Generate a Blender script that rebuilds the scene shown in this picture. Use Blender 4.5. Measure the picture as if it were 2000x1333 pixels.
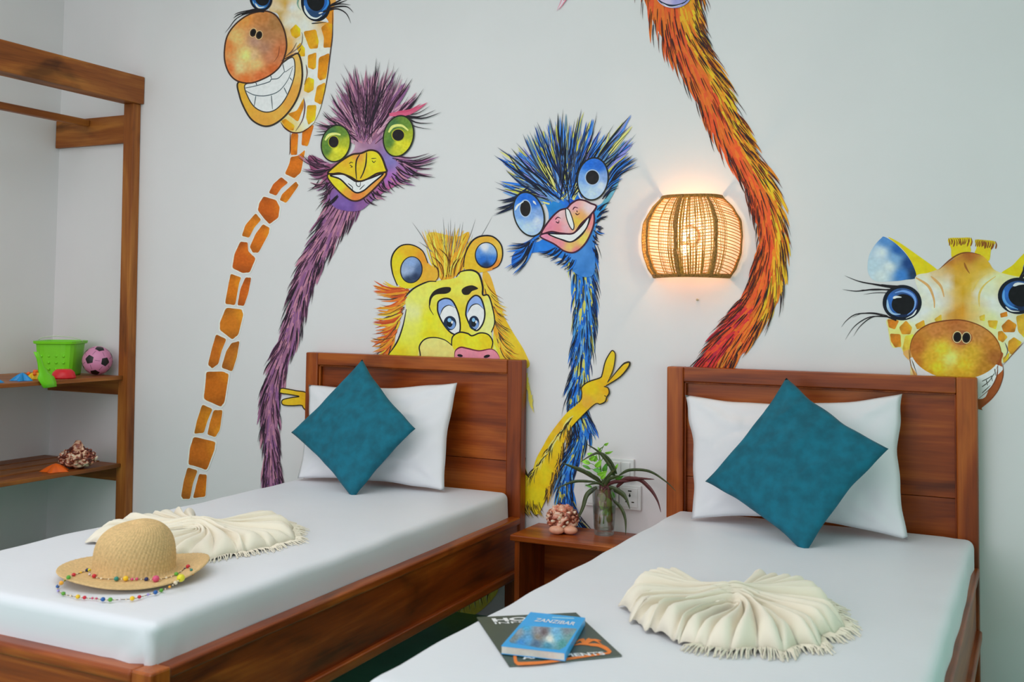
import bpy, bmesh, math, random
from mathutils import Vector, Matrix, noise
from mathutils.geometry import delaunay_2d_cdt

PI = math.pi
scene = bpy.context.scene
for o in list(bpy.data.objects):
    bpy.data.objects.remove(o)
COL = scene.collection

# ------------------------------------------------------------------ camera
CAM = Vector((2.7821, -3.7107, 1.2046))
YAW, PITCH, ROLL, FL, SY = .4602, .0503, .0125, 2059.7178, -169.3707
_f = Vector((-math.sin(YAW)*math.cos(PITCH), math.cos(YAW)*math.cos(PITCH), math.sin(PITCH)))
_r0 = Vector((math.cos(YAW), math.sin(YAW), 0)); _u0 = _r0.cross(_f)
_r = _r0*math.cos(ROLL) + _u0*math.sin(ROLL)
_u = -_r0*math.sin(ROLL) + _u0*math.cos(ROLL)
cd = bpy.data.cameras.new('camera'); cam = bpy.data.objects.new('camera', cd); COL.objects.link(cam)
cam.matrix_world = Matrix(((_r.x, _u.x, -_f.x, CAM.x), (_r.y, _u.y, -_f.y, CAM.y), (_r.z, _u.z, -_f.z, CAM.z), (0, 0, 0, 1)))
cd.sensor_fit = 'HORIZONTAL'; cd.sensor_width = 36.0; cd.lens = FL/2000*36.0
cd.shift_y = SY/2000; cd.clip_start = .05
cd.dof.use_dof = True; cd.dof.focus_distance = 4.0; cd.dof.aperture_fstop = 5.0
scene.camera = cam

# ------------------------------------------------------------------ light and exposure
scene.view_settings.view_transform = 'Standard'
scene.view_settings.look = 'None'
scene.view_settings.exposure = -0.28
scene.view_settings.gamma = 1.0
scene.view_settings.use_curve_mapping = False
world = bpy.data.worlds.new('sky'); scene.world = world; world.use_nodes = True
wn = world.node_tree.nodes; wn['Background'].inputs[0].default_value = (.88, .92, 1.0, 1)
wn['Background'].inputs[1].default_value = 1.0

def area(name, loc, rot, sx, sy, power, col):
    l = bpy.data.lights.new(name, 'AREA'); l.shape = 'RECTANGLE'; l.size = sx; l.size_y = sy
    l.energy = power; l.color = col
    o = bpy.data.objects.new(name, l); COL.objects.link(o); o.location = loc; o.rotation_euler = rot
    return o
# daylight through the opening behind the camera and through the window on the right
area('daylight_front', (.1, -5.35, 1.8), (math.radians(96), 0, math.radians(6)), 3.4, 1.8, 50, (1.0, .965, 1.0))
area('overhead_fill', (.6, -2.5, 2.96), (0, 0, 0), 3.4, 2.6, 47, (1.0, .955, .985))  # added soft fill panel under the ceiling, strengthens light from above
area('daylight_right', (4.42, -1.9, .95), (0, math.radians(90), 0), 1.3, 1.7, 9, (.30, 1.0, .66))

# ------------------------------------------------------------------ helpers
def ray(px, py):
    return _f + _r*((px-1000)/FL) - _u*((py-666.5-SY)/FL)
def on(ax, v, px, py):
    d = ray(px, py); i = 'xyz'.index(ax)
    return CAM + d*((v-CAM[i])/d[i])

def s2l(c):
    c = c/255.0
    return c/12.92 if c <= .04045 else ((c+.055)/1.055)**2.4
def lin(rgb, k=1.0):
    return tuple(min(.95, s2l(v)*k) for v in rgb)

def mesh_obj(name, bm, mat=None, parent=None, smooth=False, recalc=True):
    if recalc:
        bmesh.ops.recalc_face_normals(bm, faces=bm.faces)
    me = bpy.data.meshes.new(name); bm.to_mesh(me); bm.free()
    if smooth:
        for p in me.polygons: p.use_smooth = True
    o = bpy.data.objects.new(name, me); COL.objects.link(o)
    for m in (mat if isinstance(mat, (list, tuple)) else [mat]):
        if m: me.materials.append(m)
    if parent is not None:
        o.parent = parent
        o.matrix_parent_inverse = Matrix.Translation(-root_loc(parent))
    return o
def root_loc(p):
    v = Vector((0, 0, 0))
    while p is not None:
        if p.type == 'EMPTY': v += p.location
        p = p.parent
    return v
def fix_parent(o, parent):
    o.parent = parent; o.matrix_parent_inverse = Matrix.Identity(4)
    rl = root_loc(parent) if parent.type == 'EMPTY' else Vector((0, 0, 0))
    o.location = o.location - rl
def pobj(name, bm, mat, parent, smooth=False, recalc=True, label=None):
    """mesh given in world coordinates, parented to an Empty (origin shifted) or to a mesh part"""
    base = root_loc(parent)
    bmesh.ops.translate(bm, verts=bm.verts, vec=-base)
    if recalc: bmesh.ops.recalc_face_normals(bm, faces=bm.faces)
    me = bpy.data.meshes.new(name); bm.to_mesh(me); bm.free()
    if smooth:
        for p in me.polygons: p.use_smooth = True
    o = bpy.data.objects.new(name, me); COL.objects.link(o)
    for m in (mat if isinstance(mat, (list, tuple)) else [mat]):
        if m: me.materials.append(m)
    o.parent = parent
    if label: o['label'] = label
    return o
def thing(name, label, cat, loc, group=None):
    o = bpy.data.objects.new(name, None); COL.objects.link(o); o.location = loc
    o.empty_display_size = .05
    o['label'] = label; o['category'] = cat
    if group: o['group'] = group
    return o
def tag(o, label, cat, group=None):
    o['label'] = label; o['category'] = cat
    if group: o['group'] = group
    return o

def box(bm, x0, x1, y0, y1, z0, z1, bev=0.0, seg=2):
    t = bmesh.new(); bmesh.ops.create_cube(t, size=1)
    for v in t.verts:
        v.co = Vector((x0+(v.co.x+.5)*(x1-x0), y0+(v.co.y+.5)*(y1-y0), z0+(v.co.z+.5)*(z1-z0)))
    if bev > 0:
        bmesh.ops.bevel(t, geom=list(t.edges), offset=bev, segments=seg, affect='EDGES', profile=.5)
    me = bpy.data.meshes.new('tmp'); t.to_mesh(me); t.free(); bm.from_mesh(me); bpy.data.meshes.remove(me)
    return bm
def boxbm(*a, **k):
    return box(bmesh.new(), *a, **k)
def shear(bm, k):
    for v in bm.verts: v.co.x += k*(-v.co.y)
    return bm

def crv(pts, n=8, closed=False):
    P = [Vector(p) for p in pts]; out = []; m = len(P)
    if m < 3 and not closed:
        return [P[0].lerp(P[-1], i/n) for i in range(n+1)]
    for i in range(m if closed else m-1):
        if closed: a, b, c, d = P[(i-1) % m], P[i], P[(i+1) % m], P[(i+2) % m]
        else: a, b, c, d = P[max(i-1, 0)], P[i], P[i+1], P[min(i+2, m-1)]
        for k in range(n):
            t = k/n
            out.append(.5*((2*b) + (c-a)*t + (2*a-5*b+4*c-d)*t*t + (3*b-a-3*c+d)*t*t*t))
    if not closed: out.append(P[-1])
    return out

def tube(bm, pts, rad, seg=8, caps=True, closed=False):
    P = [Vector(p) for p in pts]; n = len(P); rings = []
    up = Vector((0, 0, 1)); prev = None
    for i, p in enumerate(P):
        if closed: t = P[(i+1) % n]-P[i-1]
        else: t = P[min(i+1, n-1)]-P[max(i-1, 0)]
        t.normalize()
        if prev is None:
            a = up if abs(t.z) < .9 else Vector((1, 0, 0))
            x = t.cross(a).normalized()
        else:
            x = (prev - t*prev.dot(t)).normalized()
        prev = x; y = t.cross(x)
        r = rad(i/(n-1)) if callable(rad) else rad
        rings.append([bm.verts.new(p + x*(r*math.cos(2*PI*k/seg)) + y*(r*math.sin(2*PI*k/seg))) for k in range(seg)])
    for i in range(n if closed else n-1):
        A, B = rings[i], rings[(i+1) % n]
        for k in range(seg):
            bm.faces.new((A[k], A[(k+1) % seg], B[(k+1) % seg], B[k]))
    if caps and not closed:
        bm.faces.new(rings[0][::-1]); bm.faces.new(rings[-1])
    return bm
def lathe(bm, prof, c, seg=32, caps=True, fn=None):
    """prof list of (r,z); c centre (x,y,z)"""
    c = Vector(c); rings = []
    for (r, z) in prof:
        ring = []
        for k in range(seg):
            a = 2*PI*k/seg
            v = Vector((r*math.cos(a), r*math.sin(a), z))
            if fn: v = fn(v, a)
            ring.append(bm.verts.new(c+v))
        rings.append(ring)
    for A, B in zip(rings, rings[1:]):
        for k in range(seg):
            bm.faces.new((A[k], A[(k+1) % seg], B[(k+1) % seg], B[k]))
    if caps:
        bm.faces.new(rings[0][::-1]); bm.faces.new(rings[-1])
    return bm
def sphere(bm, c, r, u=12, v=8, sc=(1, 1, 1)):
    bmesh.ops.create_uvsphere(bm, u_segments=u, v_segments=v, radius=r,
                              matrix=Matrix.Translation(c) @ Matrix.Diagonal((*sc, 1)))
    return bm
def grid(bm, F, nu, nv, closeu=False):
    V = [[bm.verts.new(F(i/nu, j/nv)) for j in range(nv+1)] for i in range(nu + (0 if closeu else 1))]
    for i in range(nu):
        A, B = V[i], V[(i+1) % len(V)]
        for j in range(nv):
            bm.faces.new((A[j], B[j], B[j+1], A[j+1]))
    return V

# ------------------------------------------------------------------ materials
def newmat(name):
    m = bpy.data.materials.new(name); m.use_nodes = True
    return m, m.node_tree, m.node_tree.nodes['Principled BSDF']
def mottled(name, rgb, rough=.6, var=.06, scale=20, bump=0.0, bscale=200, k=1.0, **kw):
    m, nt, b = newmat(name); N, L = nt.nodes, nt.links
    c = lin(rgb, k)
    tc = N.new('ShaderNodeTexCoord'); no = N.new('ShaderNodeTexNoise'); no.inputs['Scale'].default_value = scale
    no.inputs['Detail'].default_value = 4
    L.new(tc.outputs['Object'], no.inputs['Vector'])
    ramp = N.new('ShaderNodeValToRGB'); e = ramp.color_ramp.elements
    e[0].position = .3; e[1].position = .7
    e[0].color = (*[v*(1-var) for v in c], 1); e[1].color = (*[min(1, v*(1+var)) for v in c], 1)
    L.new(no.outputs['Fac'], ramp.inputs['Fac']); L.new(ramp.outputs['Color'], b.inputs['Base Color'])
    b.inputs['Roughness'].default_value = rough
    for kk, vv in kw.items(): b.inputs[kk].default_value = vv
    if bump:
        n2 = N.new('ShaderNodeTexNoise'); n2.inputs['Scale'].default_value = bscale
        L.new(tc.outputs['Object'], n2.inputs['Vector'])
        bp = N.new('ShaderNodeBump'); bp.inputs['Strength'].default_value = bump; bp.inputs['Distance'].default_value = .002
        L.new(n2.outputs['Fac'], bp.inputs['Height']); L.new(bp.outputs['Normal'], b.inputs['Normal'])
    return m
def wood(name, axis, dark, mid, light, rough=.36, coat=.12, k=1.0, knots=True):
    m, nt, b = newmat(name); N, L = nt.nodes, nt.links
    tc = N.new('ShaderNodeTexCoord'); oi = N.new('ShaderNodeObjectInfo')
    mp = N.new('ShaderNodeMapping'); s = [6, 6, 6]; s[axis] = .8
    mp.inputs['Scale'].default_value = s
    add = N.new('ShaderNodeVectorMath'); add.operation = 'ADD'
    mul = N.new('ShaderNodeMath'); mul.operation = 'MULTIPLY'; mul.inputs[1].default_value = 17
    L.new(oi.outputs['Random'], mul.inputs[0])
    L.new(tc.outputs['Object'], mp.inputs['Vector']); L.new(mp.outputs['Vector'], add.inputs[0])
    L.new(mul.outputs[0], add.inputs[1])
    n1 = N.new('ShaderNodeTexNoise'); n1.inputs['Scale'].default_value = 1.6; n1.inputs['Detail'].default_value = 5
    n1.inputs['Distortion'].default_value = 1.1
    L.new(add.outputs[0], n1.inputs['Vector'])
    mp2 = N.new('ShaderNodeMapping'); s2 = [60, 60, 60]; s2[axis] = 2.0
    mp2.inputs['Scale'].default_value = s2
    L.new(tc.outputs['Object'], mp2.inputs['Vector'])
    n2 = N.new('ShaderNodeTexNoise'); n2.inputs['Scale'].default_value = 2.2; n2.inputs['Detail'].default_value = 6
    L.new(mp2.outputs['Vector'], n2.inputs['Vector'])
    mix = N.new('ShaderNodeMath'); mix.operation = 'MULTIPLY_ADD'; mix.inputs[1].default_value = .30
    sb = N.new('ShaderNodeMath'); sb.operation = 'SUBTRACT'; sb.inputs[1].default_value = .15
    L.new(n2.outputs['Fac'], mix.inputs[0]); L.new(n1.outputs['Fac'], sb.inputs[0]); L.new(sb.outputs[0], mix.inputs[2])
    ramp = N.new('ShaderNodeValToRGB'); e = ramp.color_ramp.elements
    e[0].position = .24; e[0].color = (*lin(dark, k), 1); e[1].position = .74; e[1].color = (*lin(light, k), 1)
    x = e.new(.5); x.color = (*lin(mid, k), 1)
    L.new(mix.outputs[0], ramp.inputs['Fac'])
    mp3 = N.new('ShaderNodeMapping'); s3 = [9, 9, 9]; s3[axis] = 3.2; mp3.inputs['Scale'].default_value = s3
    a3 = N.new('ShaderNodeVectorMath'); a3.operation = 'ADD'; L.new(tc.outputs['Object'], mp3.inputs['Vector']); L.new(mp3.outputs['Vector'], a3.inputs[0]); L.new(mul.outputs[0], a3.inputs[1])
    n3 = N.new('ShaderNodeTexNoise'); n3.inputs['Scale'].default_value = .9; n3.inputs['Detail'].default_value = 3; n3.inputs['Distortion'].default_value = .6
    L.new(a3.outputs[0], n3.inputs['Vector'])
    kr = N.new('ShaderNodeMapRange'); kr.inputs['From Min'].default_value = .58; kr.inputs['From Max'].default_value = .74; kr.inputs['To Min'].default_value = 1.0; kr.inputs['To Max'].default_value = .42
    L.new(n3.outputs['Fac'], kr.inputs['Value'])
    ks = N.new('ShaderNodeVectorMath'); ks.operation = 'SCALE'; L.new(ramp.outputs['Color'], ks.inputs[0]); L.new(kr.outputs['Result'], ks.inputs['Scale'])
    L.new(ks.outputs[0], b.inputs['Base Color'])
    b.inputs['Roughness'].default_value = rough; b.inputs['Coat Weight'].default_value = coat
    b.inputs['Coat Roughness'].default_value = .18; b.inputs['Specular IOR Level'].default_value = .32
    bp = N.new('ShaderNodeBump'); bp.inputs['Strength'].default_value = .12; bp.inputs['Distance'].default_value = .001
    L.new(n2.outputs['Fac'], bp.inputs['Height']); L.new(bp.outputs['Normal'], b.inputs['Normal'])
    return m
def fabric(name, rgb, k=1.0, rough=.85, sheen=.2, wscale=900, bump=.15, mott=.05, mscale=6, stripes=None):
    m, nt, b = newmat(name); N, L = nt.nodes, nt.links
    tc = N.new('ShaderNodeTexCoord')
    no = N.new('ShaderNodeTexNoise'); no.inputs['Scale'].default_value = mscale; no.inputs['Detail'].default_value = 6
    L.new(tc.outputs['Object'], no.inputs['Vector'])
    c = lin(rgb, k)
    ramp = N.new('ShaderNodeValToRGB'); e = ramp.color_ramp.elements
    e[0].position = .32; e[1].position = .68
    e[0].color = (*[v*(1-mott) for v in c], 1); e[1].color = (*[min(1, v*(1+mott)) for v in c], 1)
    L.new(no.outputs['Fac'], ramp.inputs['Fac']); L.new(ramp.outputs['Color'], b.inputs['Base Color'])
    b.inputs['Roughness'].default_value = rough; b.inputs['Sheen Weight'].default_value = sheen
    n2 = N.new('ShaderNodeTexNoise'); n2.inputs['Scale'].default_value = wscale
    L.new(tc.outputs['Object'], n2.inputs['Vector'])
    bp = N.new('ShaderNodeBump'); bp.inputs['Strength'].default_value = bump; bp.inputs['Distance'].default_value = .001
    src = n2.outputs['Fac']
    if stripes is not None:
        sep = N.new('ShaderNodeSeparateXYZ'); L.new(tc.outputs['Object'], sep.inputs[0])
        mm = N.new('ShaderNodeMath'); mm.operation = 'MULTIPLY'; mm.inputs[1].default_value = 2*PI/.022
        L.new(sep.outputs[stripes], mm.inputs[0])
        sn = N.new('ShaderNodeMath'); sn.operation = 'SINE'; L.new(mm.outputs[0], sn.inputs[0])
        gt = N.new('ShaderNodeMath'); gt.operation = 'MULTIPLY_ADD'; gt.inputs[1].default_value = .06; gt.inputs[2].default_value = .50
        L.new(sn.outputs[0], gt.inputs[0]); L.new(gt.outputs[0], b.inputs['Roughness'])
    L.new(src, bp.inputs['Height']); L.new(bp.outputs['Normal'], b.inputs['Normal'])
    return m

WALLC = (236, 233, 234)
M_wall = mottled('white_plaster', WALLC, rough=.75, var=.015, scale=3, bump=.08, bscale=60)
M_wall_l = mottled('white_plaster_side', WALLC, rough=.75, var=.015, scale=3, bump=.08, bscale=60)
M_ceil = mottled('white_ceiling', (240, 240, 240), rough=.8, var=.01, scale=3)
M_floor = mottled('green_floor', (84, 172, 142), rough=.35, var=.15, scale=4)
BD, BM_, BL = (92, 32, 6), (150, 66, 14), (192, 102, 32)
W_x = wood('varnished_wood_x', 0, BD, BM_, BL)
W_y = wood('varnished_wood_y', 1, BD, BM_, BL)
W_z = wood('varnished_wood_z', 2, BD, BM_, BL)
SD, SM, SL = (100, 48, 16), (150, 82, 30), (190, 120, 50)
S_x = wood('shelf_wood_x', 0, SD, SM, SL, rough=.5, coat=.08)
S_y = wood('shelf_wood_y', 1, SD, SM, SL, rough=.5, coat=.08)
S_z = wood('shelf_wood_z', 2, SD, SM, SL, rough=.5, coat=.08)
M_sheet = fabric('white_sheet', (234, 236, 242), rough=.55, bump=.04, mott=.01, stripes=1)
M_pillow = fabric('white_pillowcase', (236, 236, 240), rough=.7, bump=.05, mott=.01)
M_teal = fabric('teal_velvet', (0, 104, 126), rough=.85, sheen=.03, bump=.3, mott=.22, mscale=26, wscale=500)
M_throw = fabric('cream_cotton', (247, 238, 218), rough=.9, bump=.4, mott=.03, wscale=700)
M_white = mottled('white_plastic', (238, 238, 238), rough=.3, var=.01)
M_black = mottled('black_plastic', (20, 20, 20), rough=.4, var=.01)

# ------------------------------------------------------------------ room shell
XL, XR, YF, ZC = -1.606, 4.5, -5.4, 3.0
def struct(name, bm, m):
    o = mesh_obj(name, bm, m); o['kind'] = 'structure'; return o
struct('floor', boxbm(XL-.15, XR+.15, YF-.15, .15, -.1, 0), M_floor)
struct('ceiling', boxbm(XL-.15, XR+.15, YF-.15, .15, ZC, ZC+.1), M_ceil)
struct('wall_back', boxbm(XL-.15, XR+.15, 0, .15, 0, ZC), M_wall)
struct('wall_left', boxbm(XL-.15, XL, YF-.15, 0, 0, ZC), M_wall_l)
b = bmesh.new()
box(b, XR, XR+.15, YF-.15, -3.6, 0, ZC); box(b, XR, XR+.15, -.9, 0, 0, ZC)
box(b, XR, XR+.15, -3.6, -.9, 0, .25); box(b, XR, XR+.15, -3.6, -.9, 1.75, ZC)
struct('wall_right', b, M_wall)
b = bmesh.new()
box(b, XL, -1.4, YF-.15, YF, 0, ZC); box(b, 3.2, XR, YF-.15, YF, 0, ZC)
box(b, -1.4, 3.2, YF-.15, YF, 2.8, ZC)
struct('wall_front', b, M_wall)
def frame(name, pts, parts):
    fr = bmesh.new()
    for p in parts: box(fr, *p, bev=.004)
    struct(name, fr, S_z)
frame('window_1', None, [(XR+.03, XR+.09, -3.6, -3.54, .25, 1.75), (XR+.03, XR+.09, -.96, -.9, .25, 1.75),
                         (XR+.03, XR+.09, -3.6, -.9, .25, .31), (XR+.03, XR+.09, -3.6, -.9, 1.69, 1.75),
                         (XR+.03, XR+.09, -2.28, -2.22, .25, 1.75)])
# ------------------------------------------------------------------ painted mural on the back wall
def paint_mat():
    m, nt, b = newmat('mural_paint'); N, L = nt.nodes, nt.links
    at = N.new('ShaderNodeAttribute'); at.attribute_name = 'paint'
    tc = N.new('ShaderNodeTexCoord'); no = N.new('ShaderNodeTexNoise'); no.inputs['Scale'].default_value = 60
    no.inputs['Detail'].default_value = 5
    L.new(tc.outputs['Object'], no.inputs['Vector'])
    mr = N.new('ShaderNodeMapRange'); mr.inputs['From Min'].default_value = .3; mr.inputs['From Max'].default_value = .7
    mr.inputs['To Min'].default_value = .94; mr.inputs['To Max'].default_value = 1.05
    L.new(no.outputs['Fac'], mr.inputs['Value'])
    mx = N.new('ShaderNodeVectorMath'); mx.operation = 'SCALE'
    L.new(at.outputs['Color'], mx.inputs[0]); L.new(mr.outputs['Result'], mx.inputs['Scale'])
    L.new(mx.outputs[0], b.inputs['Base Color']); b.inputs['Roughness'].default_value = .7
    b.inputs['Specular IOR Level'].default_value = .3
    return m
M_paint = paint_mat()
PK = 1.45      # paint pigment is lighter than it photographs, like the wall itself
rnd = random.Random(7)

class Canvas:
    """collects painted shapes; T maps drawing units to photo frame, M maps those onto the real surface"""
    def __init__(self, M, base=.0006, k=PK):
        self.M = M; self.d = base; self.T = lambda x, y: (x, y); self.k = k; self.new()
    def new(self): self.V = []; self.F = []; self.C = []
    def crop(self, ox, oy, s): self.T = lambda x, y: (ox+x/s, oy+y/s); self.s = s
    def full(self): self.T = lambda x, y: (x, y); self.s = 1
    def _add(self, pts, faces, cols, step):
        n = len(self.V); self.d += step
        for p, c in zip(pts, cols):
            self.V.append(self.M(p[0], p[1], self.d)); self.C.append((*lin(c, self.k), 1))
        for f in faces: self.F.append(tuple(n+i for i in f))
    def fill(self, poly, col, smooth=True, grid_px=None, step=2.5e-5, jit=5):
        P = [self.T(*p) for p in poly]
        if smooth: P = [(v.x, v.y) for v in crv([(p[0], p[1], 0) for p in P], 5, True)]
        n = len(P); xs = [p[0] for p in P]; ys = [p[1] for p in P]
        size = max(max(xs)-min(xs), max(ys)-min(ys))
        if callable(col) or isinstance(col, list):
            fn = self.grad(col) if isinstance(col, list) else col
            g = grid_px or max(size/22, 2.0)
        else:
            fn = lambda x, y: col
            g = grid_px or max(size/8, 5.0)
        pts = [Vector(p) for p in P]
        def inside(x, y):
            c = False; j = n-1
            for i in range(n):
                if (P[i][1] > y) != (P[j][1] > y) and x < (P[j][0]-P[i][0])*(y-P[i][1])/(P[j][1]-P[i][1])+P[i][0]: c = not c
                j = i
            return c
        x = min(xs)+g/2; row = 0
        while x < max(xs):
            y = min(ys)+g/2+(row % 2)*g/2
            while y < max(ys):
                if inside(x, y) and min((x-p[0])**2+(y-p[1])**2 for p in P) > (.3*g)**2: pts.append(Vector((x, y)))
                y += g
            x += g; row += 1
        r = delaunay_2d_cdt(pts, [(i, (i+1) % n) for i in range(n)], [list(range(n))], 1, 1e-5)
        vs = [(v.x, v.y) for v in r[0]]
        cols = []
        for v in vs:
            c = fn(*v); j = rnd.uniform(-jit, jit); cols.append([max(0, min(255, t+j)) for t in c])
        self._add(vs, [f for f in r[2] if len(f) >= 3], cols, step)
    def grad(self, ctl):
        C = [(*self.T(a, b), c) for a, b, c in ctl]
        def fn(x, y):
            W = 0; o = [0, 0, 0]
            for a, b, c in C:
                w = 1/((a-x)**2+(b-y)**2+1.0)**1.5; W += w
                for i in range(3): o[i] += w*c[i]
            return [v/W for v in o]
        return fn
    def ell(self, cx, cy, rx, ry, rot, col, n=20, step=2.5e-5, **k):
        a = math.radians(rot); P = []
        for i in range(n):
            t = 2*PI*i/n; x = rx*math.cos(t); y = ry*math.sin(t)
            P.append((cx+x*math.cos(a)-y*math.sin(a), cy+x*math.sin(a)+y*math.cos(a)))
        self.fill(P, col, step=step, **k); return P
    def stroke(self, pts, w, col, taper=(.2, .2), closed=False, step=3e-6, n=6, full_px=False):
        """w in photo px"""
        P = [self.T(*p) for p in pts]
        S = crv([(p[0], p[1], 0) for p in P], n, closed)
        if closed: S.append(S[0].copy())
        m = len(S); L = []; 
        for i, p in enumerate(S):
            if closed and i in (0, m-1): t = S[1]-S[m-2]
            else: t = S[min(i+1, m-1)]-S[max(i-1, 0)]
            if t.length < 1e-9: t = Vector((1, 0, 0))
            t.normalize(); q = i/(m-1)
            ww = w/2
            if not closed:
                if taper[0] < 1: ww *= min(1, taper[0]+(1-taper[0])*q/.25) if q < .25 else 1
                if taper[1] < 1 and q > .4: ww *= 1-(1-taper[1])*((q-.4)/.6)**1.3
            L.append((p.x-t.y*ww, p.y+t.x*ww)); L.append((p.x+t.y*ww, p.y-t.x*ww))
        F = [(2*i, 2*i+1, 2*i+3, 2*i+2) for i in range(m-1)]
        self._add(L, F, [col]*len(L), step)
    def hair(self, x, y, ang, ln, w, col, bend=0.0, step=3e-6, taper=(.5, .02)):
        """x, y, ln in photo px; ang in radians, photo frame (y down)"""
        P = []
        T0 = self.T; self.T = lambda a, b: (a, b)
        n = 4; px, py = x, y; a = ang
        P.append((px, py))
        for i in range(n):
            px += math.cos(a)*ln/n; py += math.sin(a)*ln/n; a += bend/n; P.append((px, py))
        self.stroke(P, w, col, taper=taper, step=step, n=2); self.T = T0
    def tuft(self, base, tip, col, w=3.0, bend=.25, n=1, spread=3):
        """hair between two drawing points"""
        x0, y0 = self.T(*base); x1, y1 = self.T(*tip)
        T0 = self.T; self.T = lambda a, b: (a, b)
        for i in range(n):
            a0, b0 = x0+rnd.uniform(-spread, spread), y0+rnd.uniform(-spread, spread)
            a1, b1 = x1+rnd.uniform(-spread, spread)*(n > 1), y1+rnd.uniform(-spread, spread)*(n > 1)
            mx, my = (a0+a1)/2-(b1-b0)*bend*.5, (b0+b1)/2+(a1-a0)*bend*.5
            self.stroke([(a0, b0), (mx, my), (a1, b1)], w*rnd.uniform(.75, 1.2), col, taper=(.5, .02), n=4)
        self.T = T0
    def build(self, name, parent, label=None):
        base = root_loc(parent)
        me = bpy.data.meshes.new(name)
        me.from_pydata([tuple(v-base) for v in self.V], [], self.F)
        at = me.color_attributes.new('paint', 'FLOAT_COLOR', 'POINT')
        at.data.foreach_set('color', [c for q in self.C for c in q])
        me.materials.append(M_paint); me.update()
        # face the room
        bm = bmesh.new(); bm.from_mesh(me)
        fl = [f for f in bm.faces if f.normal.dot(self.N) < 0]
        if fl: bmesh.ops.reverse_faces(bm, faces=fl)
        bm.to_mesh(me); bm.free()
        o = bpy.data.objects.new(name, me); COL.objects.link(o); o.parent = parent
        if label: o['label'] = label
        self.new(); return o

def wallmap(u, v, d):
    p = on('y', 0, u, v); return Vector((p.x, -d, p.z))
def wall_canvas(base=.0006):
    c = Canvas(wallmap, base); c.N = Vector((0, -1, 0)); return c
def wroot(name, label, px, py):
    p = on('y', 0, px, py); return thing(name, label, 'wall painting', (p.x, 0, p.z), 'animals painted on the back wall')

BLK = (28, 24, 28)
def furneck(cv, cl, fillc, midc, hairs, darks, n1=260, n2=220, seed=1, hl=46, hw=3.4, side=None, dens=1.0):
    """cl: list of (x,y,halfwidth) in photo px from top to bottom"""
    r = random.Random(seed)
    S = crv([(a, b, c) for a, b, c in cl], 8); m = len(S)
    def at(t):
        f = t*(m-1); i = min(int(f), m-2); p = S[i].lerp(S[i+1], f-i); d = S[i+1]-S[i]
        return p, math.atan2(d.y, d.x)
    L, R = [], []
    for i in range(0, m, 2):
        p = S[i]; d = S[min(i+1, m-1)]-S[max(i-1, 0)]; a = math.atan2(d.y, d.x); w = p.z*.86
        L.append((p.x-math.sin(a)*w, p.y+math.cos(a)*w)); R.append((p.x+math.sin(a)*w, p.y-math.cos(a)*w))
    T0 = cv.T; cv.full()
    cv.fill(L+R[::-1], fillc, smooth=False, grid_px=7)
    def one(t, q, col, ln, w):
        p, a = at(t)
        x = p.x-math.sin(a)*q*p.z; y = p.y+math.cos(a)*q*p.z
        s = 1 if q > 0 else -1
        ang = a+s*(.03+.30*abs(q))+r.uniform(-.07, .07)
        cv.hair(x, y, ang, ln, w, col, bend=-s*.30*abs(q)+r.uniform(-.08, .08))
    for i in range(n1):
        t = (i+r.random())/n1; q = r.uniform(-.85, .85)
        c = side(q, t, r) if side else r.choice(midc)
        one(t, q, c, hl*r.uniform(.6, 1.1), hw*r.uniform(.9, 2.0))
    for i in range(n2):
        t = (i+r.random())/n2; q = r.choice((-1, 1))*r.uniform(.30, .90)**.55
        if r.random() < .28: q = r.uniform(-.5, .5)
        one(t, q, r.choice(darks), hl*r.uniform(.55, 1.0), hw*r.uniform(.25, .62))
    cv.T = T0

# ---- tall giraffe, upper left
g = wroot('painted_giraffe', 'wall painting of a tall grinning giraffe with long spotted neck, left of the purple ostrich', 480, 600)
cv = wall_canvas(.0006); cv.crop(400, 0, 4.443)
cream, must = (226, 216, 208), (196, 150, 62)
cv.fill([(590, -90), (1100, -90), (1118, 100), (1110, 300), (1092, 470), (1062, 700), (1015, 930), (955, 1070), (870, 1135), (780, 1155), (700, 1120), (650, 1050), (600, 900), (640, 700), (700, 480), (660, 300), (640, 130), (560, 90), (590, 0)],
        [(760, 60, cream), (720, 180, (228, 220, 214)), (690, 30, must), (650, 150, (186, 146, 66)), (665, 250, (200, 160, 96)), (740, 400, (216, 160, 80)), (700, 480, (206, 140, 70)), (850, 420, cream), (860, 230, cream), (940, 620, cream), (900, 880, cream), (1000, 500, cream), (800, 800, (216, 190, 160)), (850, 1000, cream), (740, 1080, (232, 190, 110)), (1080, 140, (226, 140, 50)), (620, 50, (214, 190, 160))])
cv.fill([(1040, 120), (1095, 60), (1118, 120), (1108, 230), (1070, 190)], (226, 132, 34))
cv.build('head', g)
YO = [(228, 168, 24), (226, 150, 26), (216, 134, 22)]
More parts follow.
